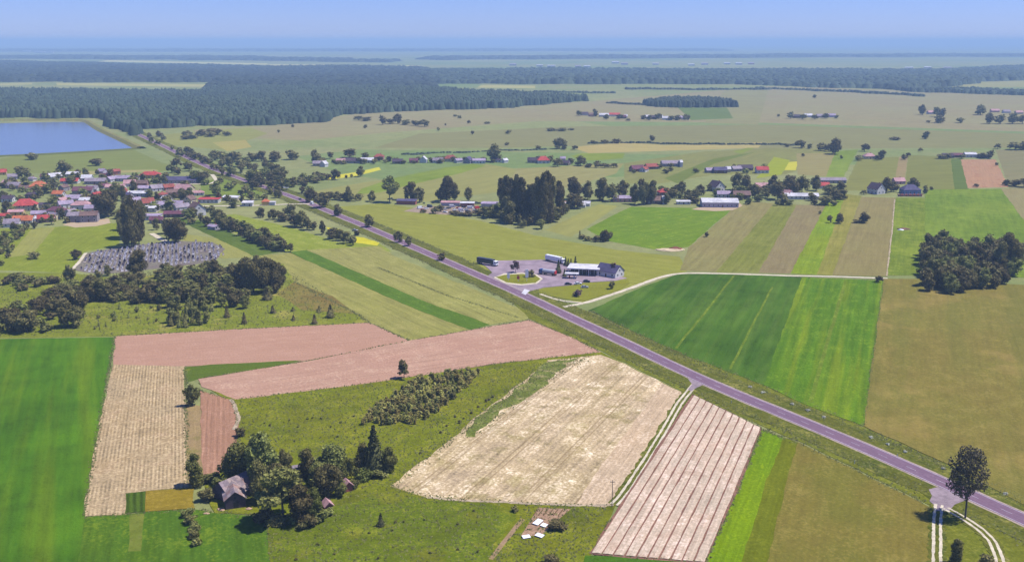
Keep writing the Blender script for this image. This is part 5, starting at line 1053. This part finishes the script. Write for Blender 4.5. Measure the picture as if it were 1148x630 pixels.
# ------------------------------------------------------------------ old farm in the foreground
sheet_m = [plain('roof_sheet_%d' % i, C(*c), 0.85, 0.25, 1.2) for i, c in enumerate([(170,150,150), (186,166,160), (152,136,142), (174,142,134)])]
def planks(l0, l1, h0, h1, axis_y, o, hfun, mat, step=0.45):
    """upright boards of a wall in the plane y = axis_y"""
    n = int((l1 - l0) / step)
    for i in range(n):
        a = l0 + i * (l1 - l0) / n; b_ = a + (l1 - l0) / n - 0.035; dz = random.uniform(-.05, .05); p = random.uniform(0, .03)
        ha, hb = hfun(a), hfun(b_)
        V = [(a, axis_y - p - .05, h0 + dz), (b_, axis_y - p - .05, h0 + dz), (b_, axis_y - .004, h0 + dz), (a, axis_y - .004, h0 + dz), (a, axis_y - p - .05, ha), (b_, axis_y - p - .05, hb), (b_, axis_y - .004, hb), (a, axis_y - .004, ha)]
        link('plank', mesh('plank', V, [(3, 2, 1, 0), (4, 5, 6, 7), (0, 1, 5, 4), (1, 2, 6, 5), (2, 3, 7, 6), (3, 0, 4, 7)], [mat]), o)
def sheeted(o, l0, l1, w, hw, rh, nx_, ny_, ov=0.5, halfs=(-1, 1)):
    rf = link('roof', mesh('roof', *join(*[slab((l0 - ov, s * (w + ov), hw - ov * rh / w), (l1 + ov, s * (w + ov), hw - ov * rh / w), (l1 + ov, 0, hw + rh), (l0 - ov, 0, hw + rh), .1) if s < 0 else slab((l1 + ov, s * (w + ov), hw - ov * rh / w), (l0 - ov, s * (w + ov), hw - ov * rh / w), (l0 - ov, 0, hw + rh + .004), (l1 + ov, 0, hw + rh + .004), .1) for s in halfs]), [pm('roof_batten', C(110,90,86))]), o)
    for s in halfs:
        for i in range(nx_):
            for j in range(ny_):
                u0, u1 = l0 - ov + (l1 - l0 + 2 * ov) * i / nx_, l0 - ov + (l1 - l0 + 2 * ov) * (i + 1) / nx_ - .03
                v0, v1 = j / ny_, (j + 1) / ny_ + (.04 if j < ny_ - 1 else 0)
                yy = lambda v: s * (w + ov) * (1 - v); zz = lambda v: hw - ov * rh / w + v * (rh + ov * rh / w)
                t = .06 + random.uniform(0, .05); e = .05 + (0.05 if j == 0 else 0.0)
                V = [(u0, yy(v0), zz(v0) + t + .05), (u1, yy(v0), zz(v0) + t + .05), (u1, yy(v1), zz(v1) + t), (u0, yy(v1), zz(v1) + t)]
                V += [(p[0], p[1], p[2] - .045) for p in V]
                link('roof_sheet', mesh('roof_sheet', V, [(0, 1, 2, 3), (7, 6, 5, 4), (0, 4, 5, 1), (1, 5, 6, 2), (2, 6, 7, 3), (3, 7, 4, 0)], [random.choice(sheet_m)]), rf)
    return rf
A, B_ = np.array(G(248, 561)), np.array(G(284, 545)); mid = (A + B_) / 2; Lb = float(np.linalg.norm(B_ - A)); yawb = math.atan2(B_[1] - A[1], B_[0] - A[0])
barn = tag(link('barn', None, None, (mid[0], mid[1], 0), yawb), 'weathered old barn with grey sheet roof among the farm trees', 'barn')
wood = pm('weathered_boards', C(116,100,104), scale=2.5, var=0.3)
l, w, hw, rh = Lb / 2, 4.2, 2.6, 3.6
V = [(-l, -w, -.3), (l, -w, -.3), (l, w, -.3), (-l, w, -.3), (-l, -w, hw), (l, -w, hw), (l, w, hw), (-l, w, hw), (-l, 0, hw + rh), (l, 0, hw + rh)]
link('wall', mesh('wall', V, [(0, 1, 5, 4), (2, 3, 7, 6), (1, 2, 6, 9, 5), (3, 0, 4, 8, 7), (4, 5, 9, 8), (6, 7, 8, 9)], [wood]), barn)
sheeted(barn, -l, l, w, hw, rh, 9, 3)
# cross wing whose gable looks at the camera
gx, gy = G(264.5, 570); yw = math.atan2(gy - 0, gx - 0) + R(4); wing = link('wing', None, barn)
wing.parent = None
wing.location = (gx + 4.2 * math.cos(yw), gy + 4.2 * math.sin(yw), 0); wing.rotation_euler = (0, 0, yw)
tag(wing, 'gabled timber wing of the old barn facing the meadow', 'barn'); wing.name = 'barn_annex'
l, w, hw, rh = 4.2, 3.0, 3.4, 2.3
V = [(-l, -w, -.3), (l, -w, -.3), (l, w, -.3), (-l, w, -.3), (-l, -w, hw), (l, -w, hw), (l, w, hw), (-l, w, hw), (-l, 0, hw + rh), (l, 0, hw + rh)]
link('wall', mesh('wall', V, [(0, 1, 5, 4), (2, 3, 7, 6), (1, 2, 6, 9, 5), (3, 0, 4, 8, 7), (4, 5, 9, 8), (6, 7, 8, 9)], [pm('weathered_boards_dark', C(96,82,92), scale=2.5, var=0.3)]), wing)
gab = link('gable_front', None, wing, (-l, 0, 0), math.radians(-90)); gab.name = 'gable_front'
planks(-w, w, -.1, 0, -.004, gab, lambda a: hw + rh * (1 - abs(a) / w) - .05, pm('weathered_boards_dark', None))
link('door', mesh('door', *box(-.75, .75, -.12, -.09, 0, 2.3), [pm('door_dark', (0.02, 0.018, 0.02, 1))]), gab, (0.1, 0, 0)); link('window', mesh('window', *box(-.35, .35, -.12, -.09, 0, .6), [glass]), gab, (0, 0, 3.4))
sheeted(wing, -l, l + 1.5, w, hw, rh, 5, 3)
house(389.5,549.5,2.9,2.6,2.3,1.2,-62,'brick','pink','small red shed with pinkish roof at the edge of the farm grove',name='shed',cat='shed',chim=False,win=False)
house(367.5,571,3.0,2.4,2.0,1.1,-62,'brick','pink','red shed half hidden behind the yellow-green tree',name='shed',cat='shed',chim=False,win=False)
house(330,534,5,4,2.2,1.6,25,'cream','grey','pale shed roof deep inside the farm grove',name='shed',cat='shed',chim=False,win=False)
house(343,533,6,3,2.0,.5,-20,'dark','slate','low dark shelter in the farm clearing',kind='flat',name='shed',cat='shed',chim=False,win=False)
for x, y, s, lab in ((248,572,1.1,'pale rubble heap at the left corner of the barn'),(279,571,1.0,'orange brick heap at the right of the barn gable'),(232,576,.8,'small sandy heap in front of the barn')):
    iv, if_ = ico(); vv = iv * np.array((1.3, .9, .55)) * s * (1 + np.random.default_rng(int(x)).normal(0, .18, (len(iv), 1))); X, Y = G(x, y)
    tag(link('rubble_heap', mesh('rubble_heap', vv, if_, [pm('rubble', C(206,170,140), scale=3, var=0.3)]), None, (X, Y, 0.15)), lab, 'rubble')
# ------------------------------------------------------------------ garden
wplastic = pm('white_film', (0.75, 0.76, 0.8, 1), rough=0.4, var=0.08)
for x, y, L, W, yaw, lab in ((603,586.5,3.4,1.7,60,'longest white cold frame of the garden plot'),(610,590,1.9,1.6,60,'small white cold frame right of the longest one'),(590,603,2.2,1.4,20,'white cold frame at the left corner of the garden plot'),(605,601.5,1.8,2.2,60,'bluish white cold frame at the lower right of the garden plot')):
    X, Y = G(x, y); o = tag(link('cold_frame', None, None, (X, Y, 0.05), R(yaw)), lab, 'cold frame', 'cold frames of the garden')
    link('frame', mesh('frame', *box(-L / 2, L / 2, -W / 2, W / 2, 0, .35), [wallm('wood')]), o)
    link('lid', mesh('lid', *slab((-L / 2 - .06, -W / 2 - .06, .45), (L / 2 + .06, -W / 2 - .06, .45), (L / 2 + .06, W / 2 + .06, .62), (-L / 2 - .06, W / 2 + .06, .62), .08), [wplastic]), o)
for i in range(6):
    a, b_ = np.array(G(603 + i * 5.6, 571.5)), np.array(G(598 + i * 5.6, 578)); d = (b_ - a); n_ = np.array([-d[1], d[0]]) / np.linalg.norm(d) * .28
    vv = [(*(a + n_), 0.1), (*(a - n_), 0.1), (*(b_ - n_), 0.1), (*(b_ + n_), 0.1), (*(a), .45), (*(b_), .45)]
    tag(link('vegetable_row', mesh('vegetable_row', vv, [(0, 4, 5, 3), (4, 1, 2, 5), (0, 1, 4), (2, 3, 5)], [pm('row_soil', C(120,96,66), scale=3)])), '%s short vegetable row from the left at the top of the garden plot' % ORD[i], 'vegetable row', 'vegetable rows')
# ------------------------------------------------------------------ posts, culverts, heaps
X, Y = G(686, 568.5); o = tag(link('utility_pole', None, None, (X, Y, 0)), 'thin wooden utility pole at the corner of the harvested field', 'pole')
hp = 30 / PXM(686, 568) / .9; pv_, pf_ = tubes([((0, 0, -.2), (0.05, 0, hp), .14, .09)], 8); link('post', mesh_np('post', pv_, pf_, [bark]), o)
link('crossarm', mesh('crossarm', *box(-.7, .7, -.05, .05, hp - .8, hp - .66), [bark]), o)
for i, s in enumerate((-.6, 0, .6)): link('insulator', mesh('insulator', *box(s - .05, s + .05, -.05, .05, hp - .655, hp - .45), [framew]), o)
for i, (x, y) in enumerate([(841,434.5),(855.6,440.5),(888,454),(905,461),(923.5,468.5),(977,491.5),(995,499),(1015.5,507.5),(1057,526),(1127,555)]):
    tree(x, y, 2.2, 'bush', 5.5, 'pale', '%s white flowering weed clump from the left on the far verge' % ORD[i], 'white weed clumps on the far verge', name='flowering_weed')
for i, (x, y) in enumerate([(958,520),(1006,512),(700,374),(820,452)]):
    X, Y = G(x, y); o = tag(link('marker_post', None, None, (X, Y, .2)), '%s white roadside marker post from the left' % ORD[[2, 3, 0, 1][i]], 'post', 'roadside marker posts')
    link('post', mesh('post', *box(-.06, .06, -.06, .06, -.2, 1.0), [framew]), o); link('reflector', mesh('reflector', *box(-.065, .065, -.065, .065, .7, .85), [pm('reflector_black', (0.02, .02, .02, 1))]), o)
def heap(x, y, lx, ly, h, mat, label):
    r = np.random.default_rng(int(x)); iv, if_ = ico(); bm = bmesh.new(); bmesh.ops.create_icosphere(bm, subdivisions=3, radius=1)
    for v in bm.verts:
        n = 1 + 0.12 * math.sin(v.co.x * 7 + v.co.y * 5) + r.normal(0, .04); v.co = (v.co.x * lx * n, v.co.y * ly * n, max(0, v.co.z) * h * n)
    me = bpy.data.meshes.new('heap'); bm.to_mesh(me); bm.free(); me.materials.append(mat); X, Y = G(x, y); tag(link('earth_heap', me, None, (X, Y, .1), 0.0), label, 'heap')
heap(751,280.5,10,5,.9,pm('sand', C(222,198,160), scale=.5),'low pale sand bank at the edge of the bright green field')
heap(757,280,5,2.6,1.8,pm('red_soil', C(150,92,72), scale=.5),'red-brown soil heap on the pale sand bank')
heap(1013,257.5,5,2.2,1.2,pm('dung', C(140,100,80), scale=.6),'brown dung heap on the light green strip')
heap(1010,258.3,2.4,1.4,.8,wplastic,'white wrapped heap beside the brown dung heap')
# ------------------------------------------------------------------ vehicles
rubber = pm('rubber', (0.02, .02, .02, 1), rough=.9)
CARP = {'white': (.75, .75, .77, 1), 'red': (.45, .03, .03, 1), 'dark': (.03, .03, .045, 1), 'blue': (.04, .08, .28, 1), 'silver': (.4, .41, .44, 1), 'green': (.05, .14, .06, 1), 'yellow': (.6, .42, .05, 1)}
def paint(c): return pm('paint_' + c, CARP[c], rough=.35, spec=.5, var=.04, scale=.5)
def wheelmesh(r=.32, t=.22):
    k = np.linspace(0, 2 * math.pi, 13)[:-1]; V = [(r * math.cos(a), s * t / 2, r * math.sin(a)) for s in (-1, 1) for a in k]
    return mesh('wheel', V, [tuple(range(12))[::-1], tuple(range(12, 24))] + [(i, (i + 1) % 12, 12 + (i + 1) % 12, 12 + i) for i in range(12)], [rubber])
wheel_s, wheel_b = wheelmesh(), wheelmesh(.5, .3)
def prism(prof, y0, y1):             # profile in x, z extruded along y
    n = len(prof); V = [(x, y0, z) for x, z in prof] + [(x, y1, z) for x, z in prof]
    return V, [tuple(range(n)), tuple(range(2 * n - 1, n - 1, -1))] + [(i, n + i, n + (i + 1) % n, (i + 1) % n) for i in range(n)]
carb = {}
def car(x, y, yaw, c, label, group=None, wheels=True, z=0.12, van=False):
    X, Y = G(x, y); o = tag(link('van' if van else 'car', None, None, (X, Y, z), R(yaw)), label, 'van' if van else 'car', group)
    if (c, van) not in carb:
        body = prism([(-2.1, .3), (2.1, .3), (2.15, .75), (1.2, .95), (.95, .98), (-1.6, 1.0), (-2.1, .9)], -.85, .85) if not van else prism([(-2.5, .35), (2.5, .35), (2.5, 1.0), (1.9, 1.2), (1.4, 2.2), (-2.5, 2.3)], -.95, .95)
        cab = prism([(1.0, .985), (.35, 1.42), (-1.2, 1.45), (-1.75, 1.005)], -.72, .72) if not van else prism([(1.93, 1.25), (1.52, 2.05), (1.2, 2.05), (1.2, 1.25)], -.965, .965)
        top = box(-1.1, .3, -.7, .7, 1.452, 1.48)
        carb[(c, van)] = (mesh('body', *body, [paint(c)]), mesh('windows', *cab, [glass]), mesh('roof', *top, [paint(c)]))
    bd, cb, tp = carb[(c, van)]; link('body', bd, o); link('windows', cb, o)
    if not van: link('roof', tp, o)
    if wheels:
        for sx in (-1.3, 1.35):
            for sy in (-.8, .8): link('wheel', wheel_s, o, (sx, sy, .32))
    return o
def truck(x, y, yaw, trailer, cabc, label, tank=False, back=None):
    X, Y = G(x, y); o = tag(link('tanker_truck' if tank else 'truck', None, None, (X, Y, .15), R(yaw)), label, 'truck')
    Lt = 8.5 if tank else 12.5
    link('chassis', mesh('chassis', *box(-Lt / 2 - 1, Lt / 2 + 2.6, -.5, .5, .75, 1.05), [rubber]), o)
    if tank:
        k = np.linspace(0, 2 * math.pi, 17)[:-1]; n = 16
        V = [(s * Lt / 2, 1.2 * math.cos(a), 2.3 + 1.15 * math.sin(a)) for s in (-1, 1) for a in k]
        link('tank', mesh('tank', V, [tuple(range(n))[::-1], tuple(range(n, 2 * n))] + [(i, (i + 1) % n, n + (i + 1) % n, n + i) for i in range(n)], [paint(trailer)]), o)
        link('rear_panel', mesh('rear_panel', *box(-Lt / 2 - .6, -Lt / 2 - .02, -1.2, 1.2, 1.1, 3.0), [paint(back)]), o)
    else:
        tr = link('trailer', mesh('trailer', *box(-Lt / 2 - 1, Lt / 2 - .2, -1.27, 1.27, 1.1, 4.0), [paint(trailer)]), o)
        for i in range(9): link('rib', mesh('rib', *box(-Lt / 2 - .6 + i * 1.4, -Lt / 2 - .5 + i * 1.4, -1.3, 1.3, 1.15, 4.03), [paint(trailer)]), tr)
    c = link('cab', mesh('cab', *prism([(Lt / 2 + .3, .8), (Lt / 2 + 2.5, .8), (Lt / 2 + 2.5, 1.9), (Lt / 2 + 2.2, 3.2), (Lt / 2 + .3, 3.4)], -1.22, 1.22), [paint(cabc)]), o)
    link('windscreen', mesh('windscreen', *prism([(Lt / 2 + 2.53, 1.95), (Lt / 2 + 2.27, 2.95), (Lt / 2 + 2.2, 2.95), (Lt / 2 + 2.4, 1.95)], -1.1, 1.1), [glass]), c)
    link('side_window', mesh('side_window', *box(Lt / 2 + 1.3, Lt / 2 + 2.1, -1.24, 1.24, 2.0, 2.8), [glass]), c)
    for sx in (-Lt / 2, -Lt / 2 + 1.3, Lt / 2 - 1.6, Lt / 2 + 1.6):
        for sy in (-1.05, 1.05): link('wheel', wheel_b, o, (sx, sy, .5))
    return o
truck(621.5,294,-46,'white','white','long white articulated lorry parked behind the filling station')
truck(545.5,296.8,-38,'dark','white','dark lorry with white cab at the left end of the yard')
truck(615.5,308.5,148,'silver','blue','silver tanker with red rear and blue cab on the forecourt', True, 'red')
CG = 'cars parked at the filling station'
car(637,319.5,5,'dark','dark car parked before the lawn of the station',CG); car(648,319,8,'white','white car parked right of the dark one',CG); car(657.5,316.5,0,'dark','dark car standing near the glazed shop',CG); car(655.5,323,5,'silver','grey car parked at the edge of the lawn',CG)
zr = ZR + .05
car(336.5,224.2,-62,'dark','dark car driving on the road by the lane',z=zr); car(350,229.2,-62,'white','white van on the road by the roadside trees',z=zr,van=True); car(320.5,211.5,20,'white','white van parked beside the road grove',van=True,z=.1); car(398,259.3,-20,'silver','silver car parked on the verge left of the road',z=.3); car(172,158,-62,'white','white van far away on the road beside the reservoir',van=True,z=zr)
SG = 'scrap vehicles of the yard'
r_ = np.random.default_rng(4); cols = ['white', 'red', 'white', 'dark', 'silver', 'white', 'silver', 'white', 'dark', 'white']
spots = [(471,234),(474,236.2),(478,234.5),(482,232.5),(486,236),(494,233),(498,235.5),(499,238.5),(503,234),(507,232.5),(510,236),(514,234),(517,236.5),(520,233),(523,235.5),(527,234),(530,232.5),(517,238.6),(525,238.8),(532,236.5),(506,238.8),(535,234)]
for i, (x, y) in enumerate(spots): car(x, y, float(r_.uniform(-40, 40)), cols[i % 10], '%s wreck in the cluttered scrapyard beside the meadow' % cols[i % 10], SG, van=bool(i % 3 == 0), wheels=False, z=.02)
house(456,229,17,6,3,1,-8,'brick','slate','dark maroon shed at the left end of the scrapyard',kind='flat',name='shed',cat='shed',win=False)
house(505,230.5,16,6,2.8,.6,-4,'lilac','pink','long pinkish-roofed shed at the back of the scrapyard',kind='flat',name='shed',cat='shed',win=False)
house(524,231,12,5,2.6,.6,-4,'brick','white','white-roofed shed at the back of the scrapyard',kind='flat',name='shed',cat='shed',win=False)
house(549,232,14,7,3,.8,-6,'lilac','lilac','pale sheet-roofed shed at the right end of the scrapyard',kind='flat',name='shed',cat='shed',win=False)
for i, (x, y, c) in enumerate([(630,231,'orange'),(638,232,'white'),(646,230,'orange'),(652,232.5,'white'),(657,231,'white')]):
    house(x, y, 7, 5, 2.6, 1.6, -10, c, c if c == 'orange' else 'white', '%s small %s hut from the left behind the hedge of the central clump' % (ORD[i], c), 'huts behind the hedge', name='hut', cat='hut', win=False, chim=False)
# ------------------------------------------------------------------ filling station
def local(x, y): return np.array(G(x, y))
o = house(656.5,306,17,9,3.4,.01,-12,'dark','white','glazed filling station shop with overhanging white flat roof',kind='flat',name='shop',cat='shop',win=False)
for i in range(7): link('glass_panel', mesh('glass_panel', *box(-.95, .95, -.05, .05, .2, 3.0), [glass]), o, (-7.3 + i * 2.4, -4.56, 0))
for i in range(6): link('mullion', mesh('mullion', *box(-.09, .09, -.09, .09, 0, 3.3), [framew]), o, (-6.1 + i * 2.4, -4.62, 0))
link('roof_overhang', mesh('roof_overhang', *box(-10.5, 9.5, -9, 5.6, 4.05, 4.6), [roofm('white')]), o)
for sx in (-9.5, -3, 3, 8.8): link('post', mesh('post', *box(sx - .15, sx + .15, -8.4, -8.1, -.3, 4.04), [framew]), o)
X, Y = G(641, 312); o = tag(link('pump_canopy', None, None, (X, Y, 0), R(-8)), 'low flat white canopy over the fuel pumps', 'canopy')
link('roof', mesh('roof', *box(-4.2, 4.2, -2.4, 2.4, 2.9, 3.3), [roofm('white')]), o)
for sx in (-3, 3): link('post', mesh('post', *box(sx - .15, sx + .15, -.15, .15, -.2, 2.89), [framew]), o)
for sx, c in ((-1.4, 'red'), (1.4, 'white')):
    X2, Y2 = X + sx * math.cos(R(-8)), Y + sx * math.sin(R(-8)); p = tag(link('fuel_pump', None, None, (X2, Y2, .1), R(-8)), '%s fuel pump under the low white canopy' % c, 'fuel pump', 'fuel pumps')
    link('body', mesh('body', *box(-.4, .4, -.28, .28, 0, 1.7), [paint(c)]), p); link('display', mesh('display', *box(-.28, .28, -.3, -.285, 1.1, 1.5), [glass]), p)
house(684,309,14,9.5,3.4,3.8,-40,'white','slate','station house with purple-grey roof and bright white gable')
def sign(x, y, w, h, c1, c2, label, nm='sign'):
    X, Y = G(x, y); o = tag(link(nm, None, None, (X, Y, .1), R(-10)), label, 'sign')
    link('post', mesh('post', *box(-.1, .1, -.1, .1, -.2, h * .35), [framew]), o); link('panel', mesh('panel', *box(-w / 2, w / 2, -.15, .15, h * .35 + .002, h * .75), [paint(c1)]), o); link('panel', mesh('panel', *box(-w / 2, w / 2, -.15, .15, h * .75 + .01, h), [paint(c2)]), o)
sign(590.6,316,1.8,7.5,'white','white','tall white totem sign on the oval island','totem_sign'); sign(570,315,1.6,4.6,'white','white','white sign at the left of the oval island'); sign(581,316,1.6,4.4,'red','yellow','red and yellow sign in the middle of the oval island')
sheet('paved_apron', [(584.5,329),(588,324.5),(594,326),(589,331)], roofm('white'), 'white paved patch at the station exit', 'yard', .05, lift=.2)
grove('{} dark conifer from the left behind the white lorry', 'conifers behind the lorry', [(634,298,10,5),(637,299,9,5),(640,299,9,5),(645,298,11,5),(629,296,8,4)], 'spruce', 'spruce')
# ------------------------------------------------------------------ graveyard
GM = []
for i, c in enumerate([(226,220,224), (190,180,188), (132,120,132), (80,70,80), (206,190,178)]):
    GM.append(mesh('gravestone', *join(box(-.55, .55, -1.0, 1.0, 0, .32), box(-.5, .5, 1.02, 1.24, 0, 1.15), box(-.3, .3, 1.04, 1.22, 1.152, 1.4)), [pm('stone_%d' % i, C(*c), scale=1.5, var=.15)]))
gp = np.array([G(*p) for p in [(97,286),(140,277.5),(200,272),(240,273.5),(250,279),(238,292),(180,299),(116,305),(88,302)]]); lo, hi = gp.min(0), gp.max(0); cand = []
ga = R(18); ca, sa = math.cos(ga), math.sin(ga); ctr = gp.mean(0)
for a in np.arange(-170, 170, 2.7):
    for b_ in np.arange(-150, 150, 4.3): cand.append(ctr + np.array([a * ca - b_ * sa, a * sa + b_ * ca]))
cand = np.array(cand); cand = cand[inside(wob(cand, 5, 12), gp)]; cand = cand[(np.sin(cand[:, 0] / 7.0) * np.sin(cand[:, 1] / 11.0 + 1) > -0.72)]; r_ = np.random.default_rng(2); r_.shuffle(cand); near = cand[:300]; rest = cand[300:2200]
for p in near:
    o = link('gravestone', GM[int(r_.choice(5, p=[.36, .26, .14, .12, .12]))], None, (p[0] + r_.normal(0, .3), p[1] + r_.normal(0, .3), .03), ga + r_.normal(0, .1), (r_.uniform(.9, 1.4), r_.uniform(.9, 1.2), r_.uniform(.8, 1.4)))
    tag(o, 'stone grave in the crowded graveyard below the village', 'gravestone', 'graves of the graveyard')
if len(rest):
    V, F, MI = [], [], []
    for p in rest:
        v, f = join(box(-.55, .55, -1.0, 1.0, 0, .4), box(-.5, .5, 1.02, 1.22, 0, 1.2)); k = len(V); sx = r_.uniform(.8, 1.3); MI += [int(r_.choice(5, p=[.34, .26, .16, .14, .10]))] * len(f); V += [(p[0] + q[0] * sx, p[1] + q[1], q[2] * sx) for q in v]; F += [tuple(j + k for j in q) for q in f]
    tag(link('grave_slabs', mesh('grave_slabs', V, F, [pm('stone_%d' % i, None) for i in range(5)], MI)), 'further rows of grave slabs in the graveyard', 'gravestone', kind='stuff')
# ------------------------------------------------------------------ haze
hm = bpy.data.materials.new('haze'); hm.use_nodes = True
hn = hm.node_tree
for n in list(hn.nodes):
    if n.type != 'OUTPUT_MATERIAL': hn.nodes.remove(n)
pv = hn.nodes.new('ShaderNodeVolumePrincipled'); pv.inputs['Color'].default_value = (0.52, 0.76, 1.0, 1)
pv.inputs['Density'].default_value = HAZE; pv.inputs['Anisotropy'].default_value = 0.0
hn.links.new(pv.outputs[0], [n for n in hn.nodes if n.type == 'OUTPUT_MATERIAL'][0].inputs['Volume'])
hx, hy0, hy1, hz0, hz1 = 70000, -4000, 100000, -1.0, CAM_H + 35
V = [(sx * hx, y, z) for z in (hz0, hz1) for y in (hy0, hy1) for sx in (-1, 1)]
F = [(0, 2, 3, 1), (4, 5, 7, 6), (0, 1, 5, 4), (2, 6, 7, 3), (0, 4, 6, 2), (1, 3, 7, 5)]
tag(link('haze', mesh('haze', V, F, [hm])), 'pale blue summer haze over the whole plain', 'haze', kind='stuff')
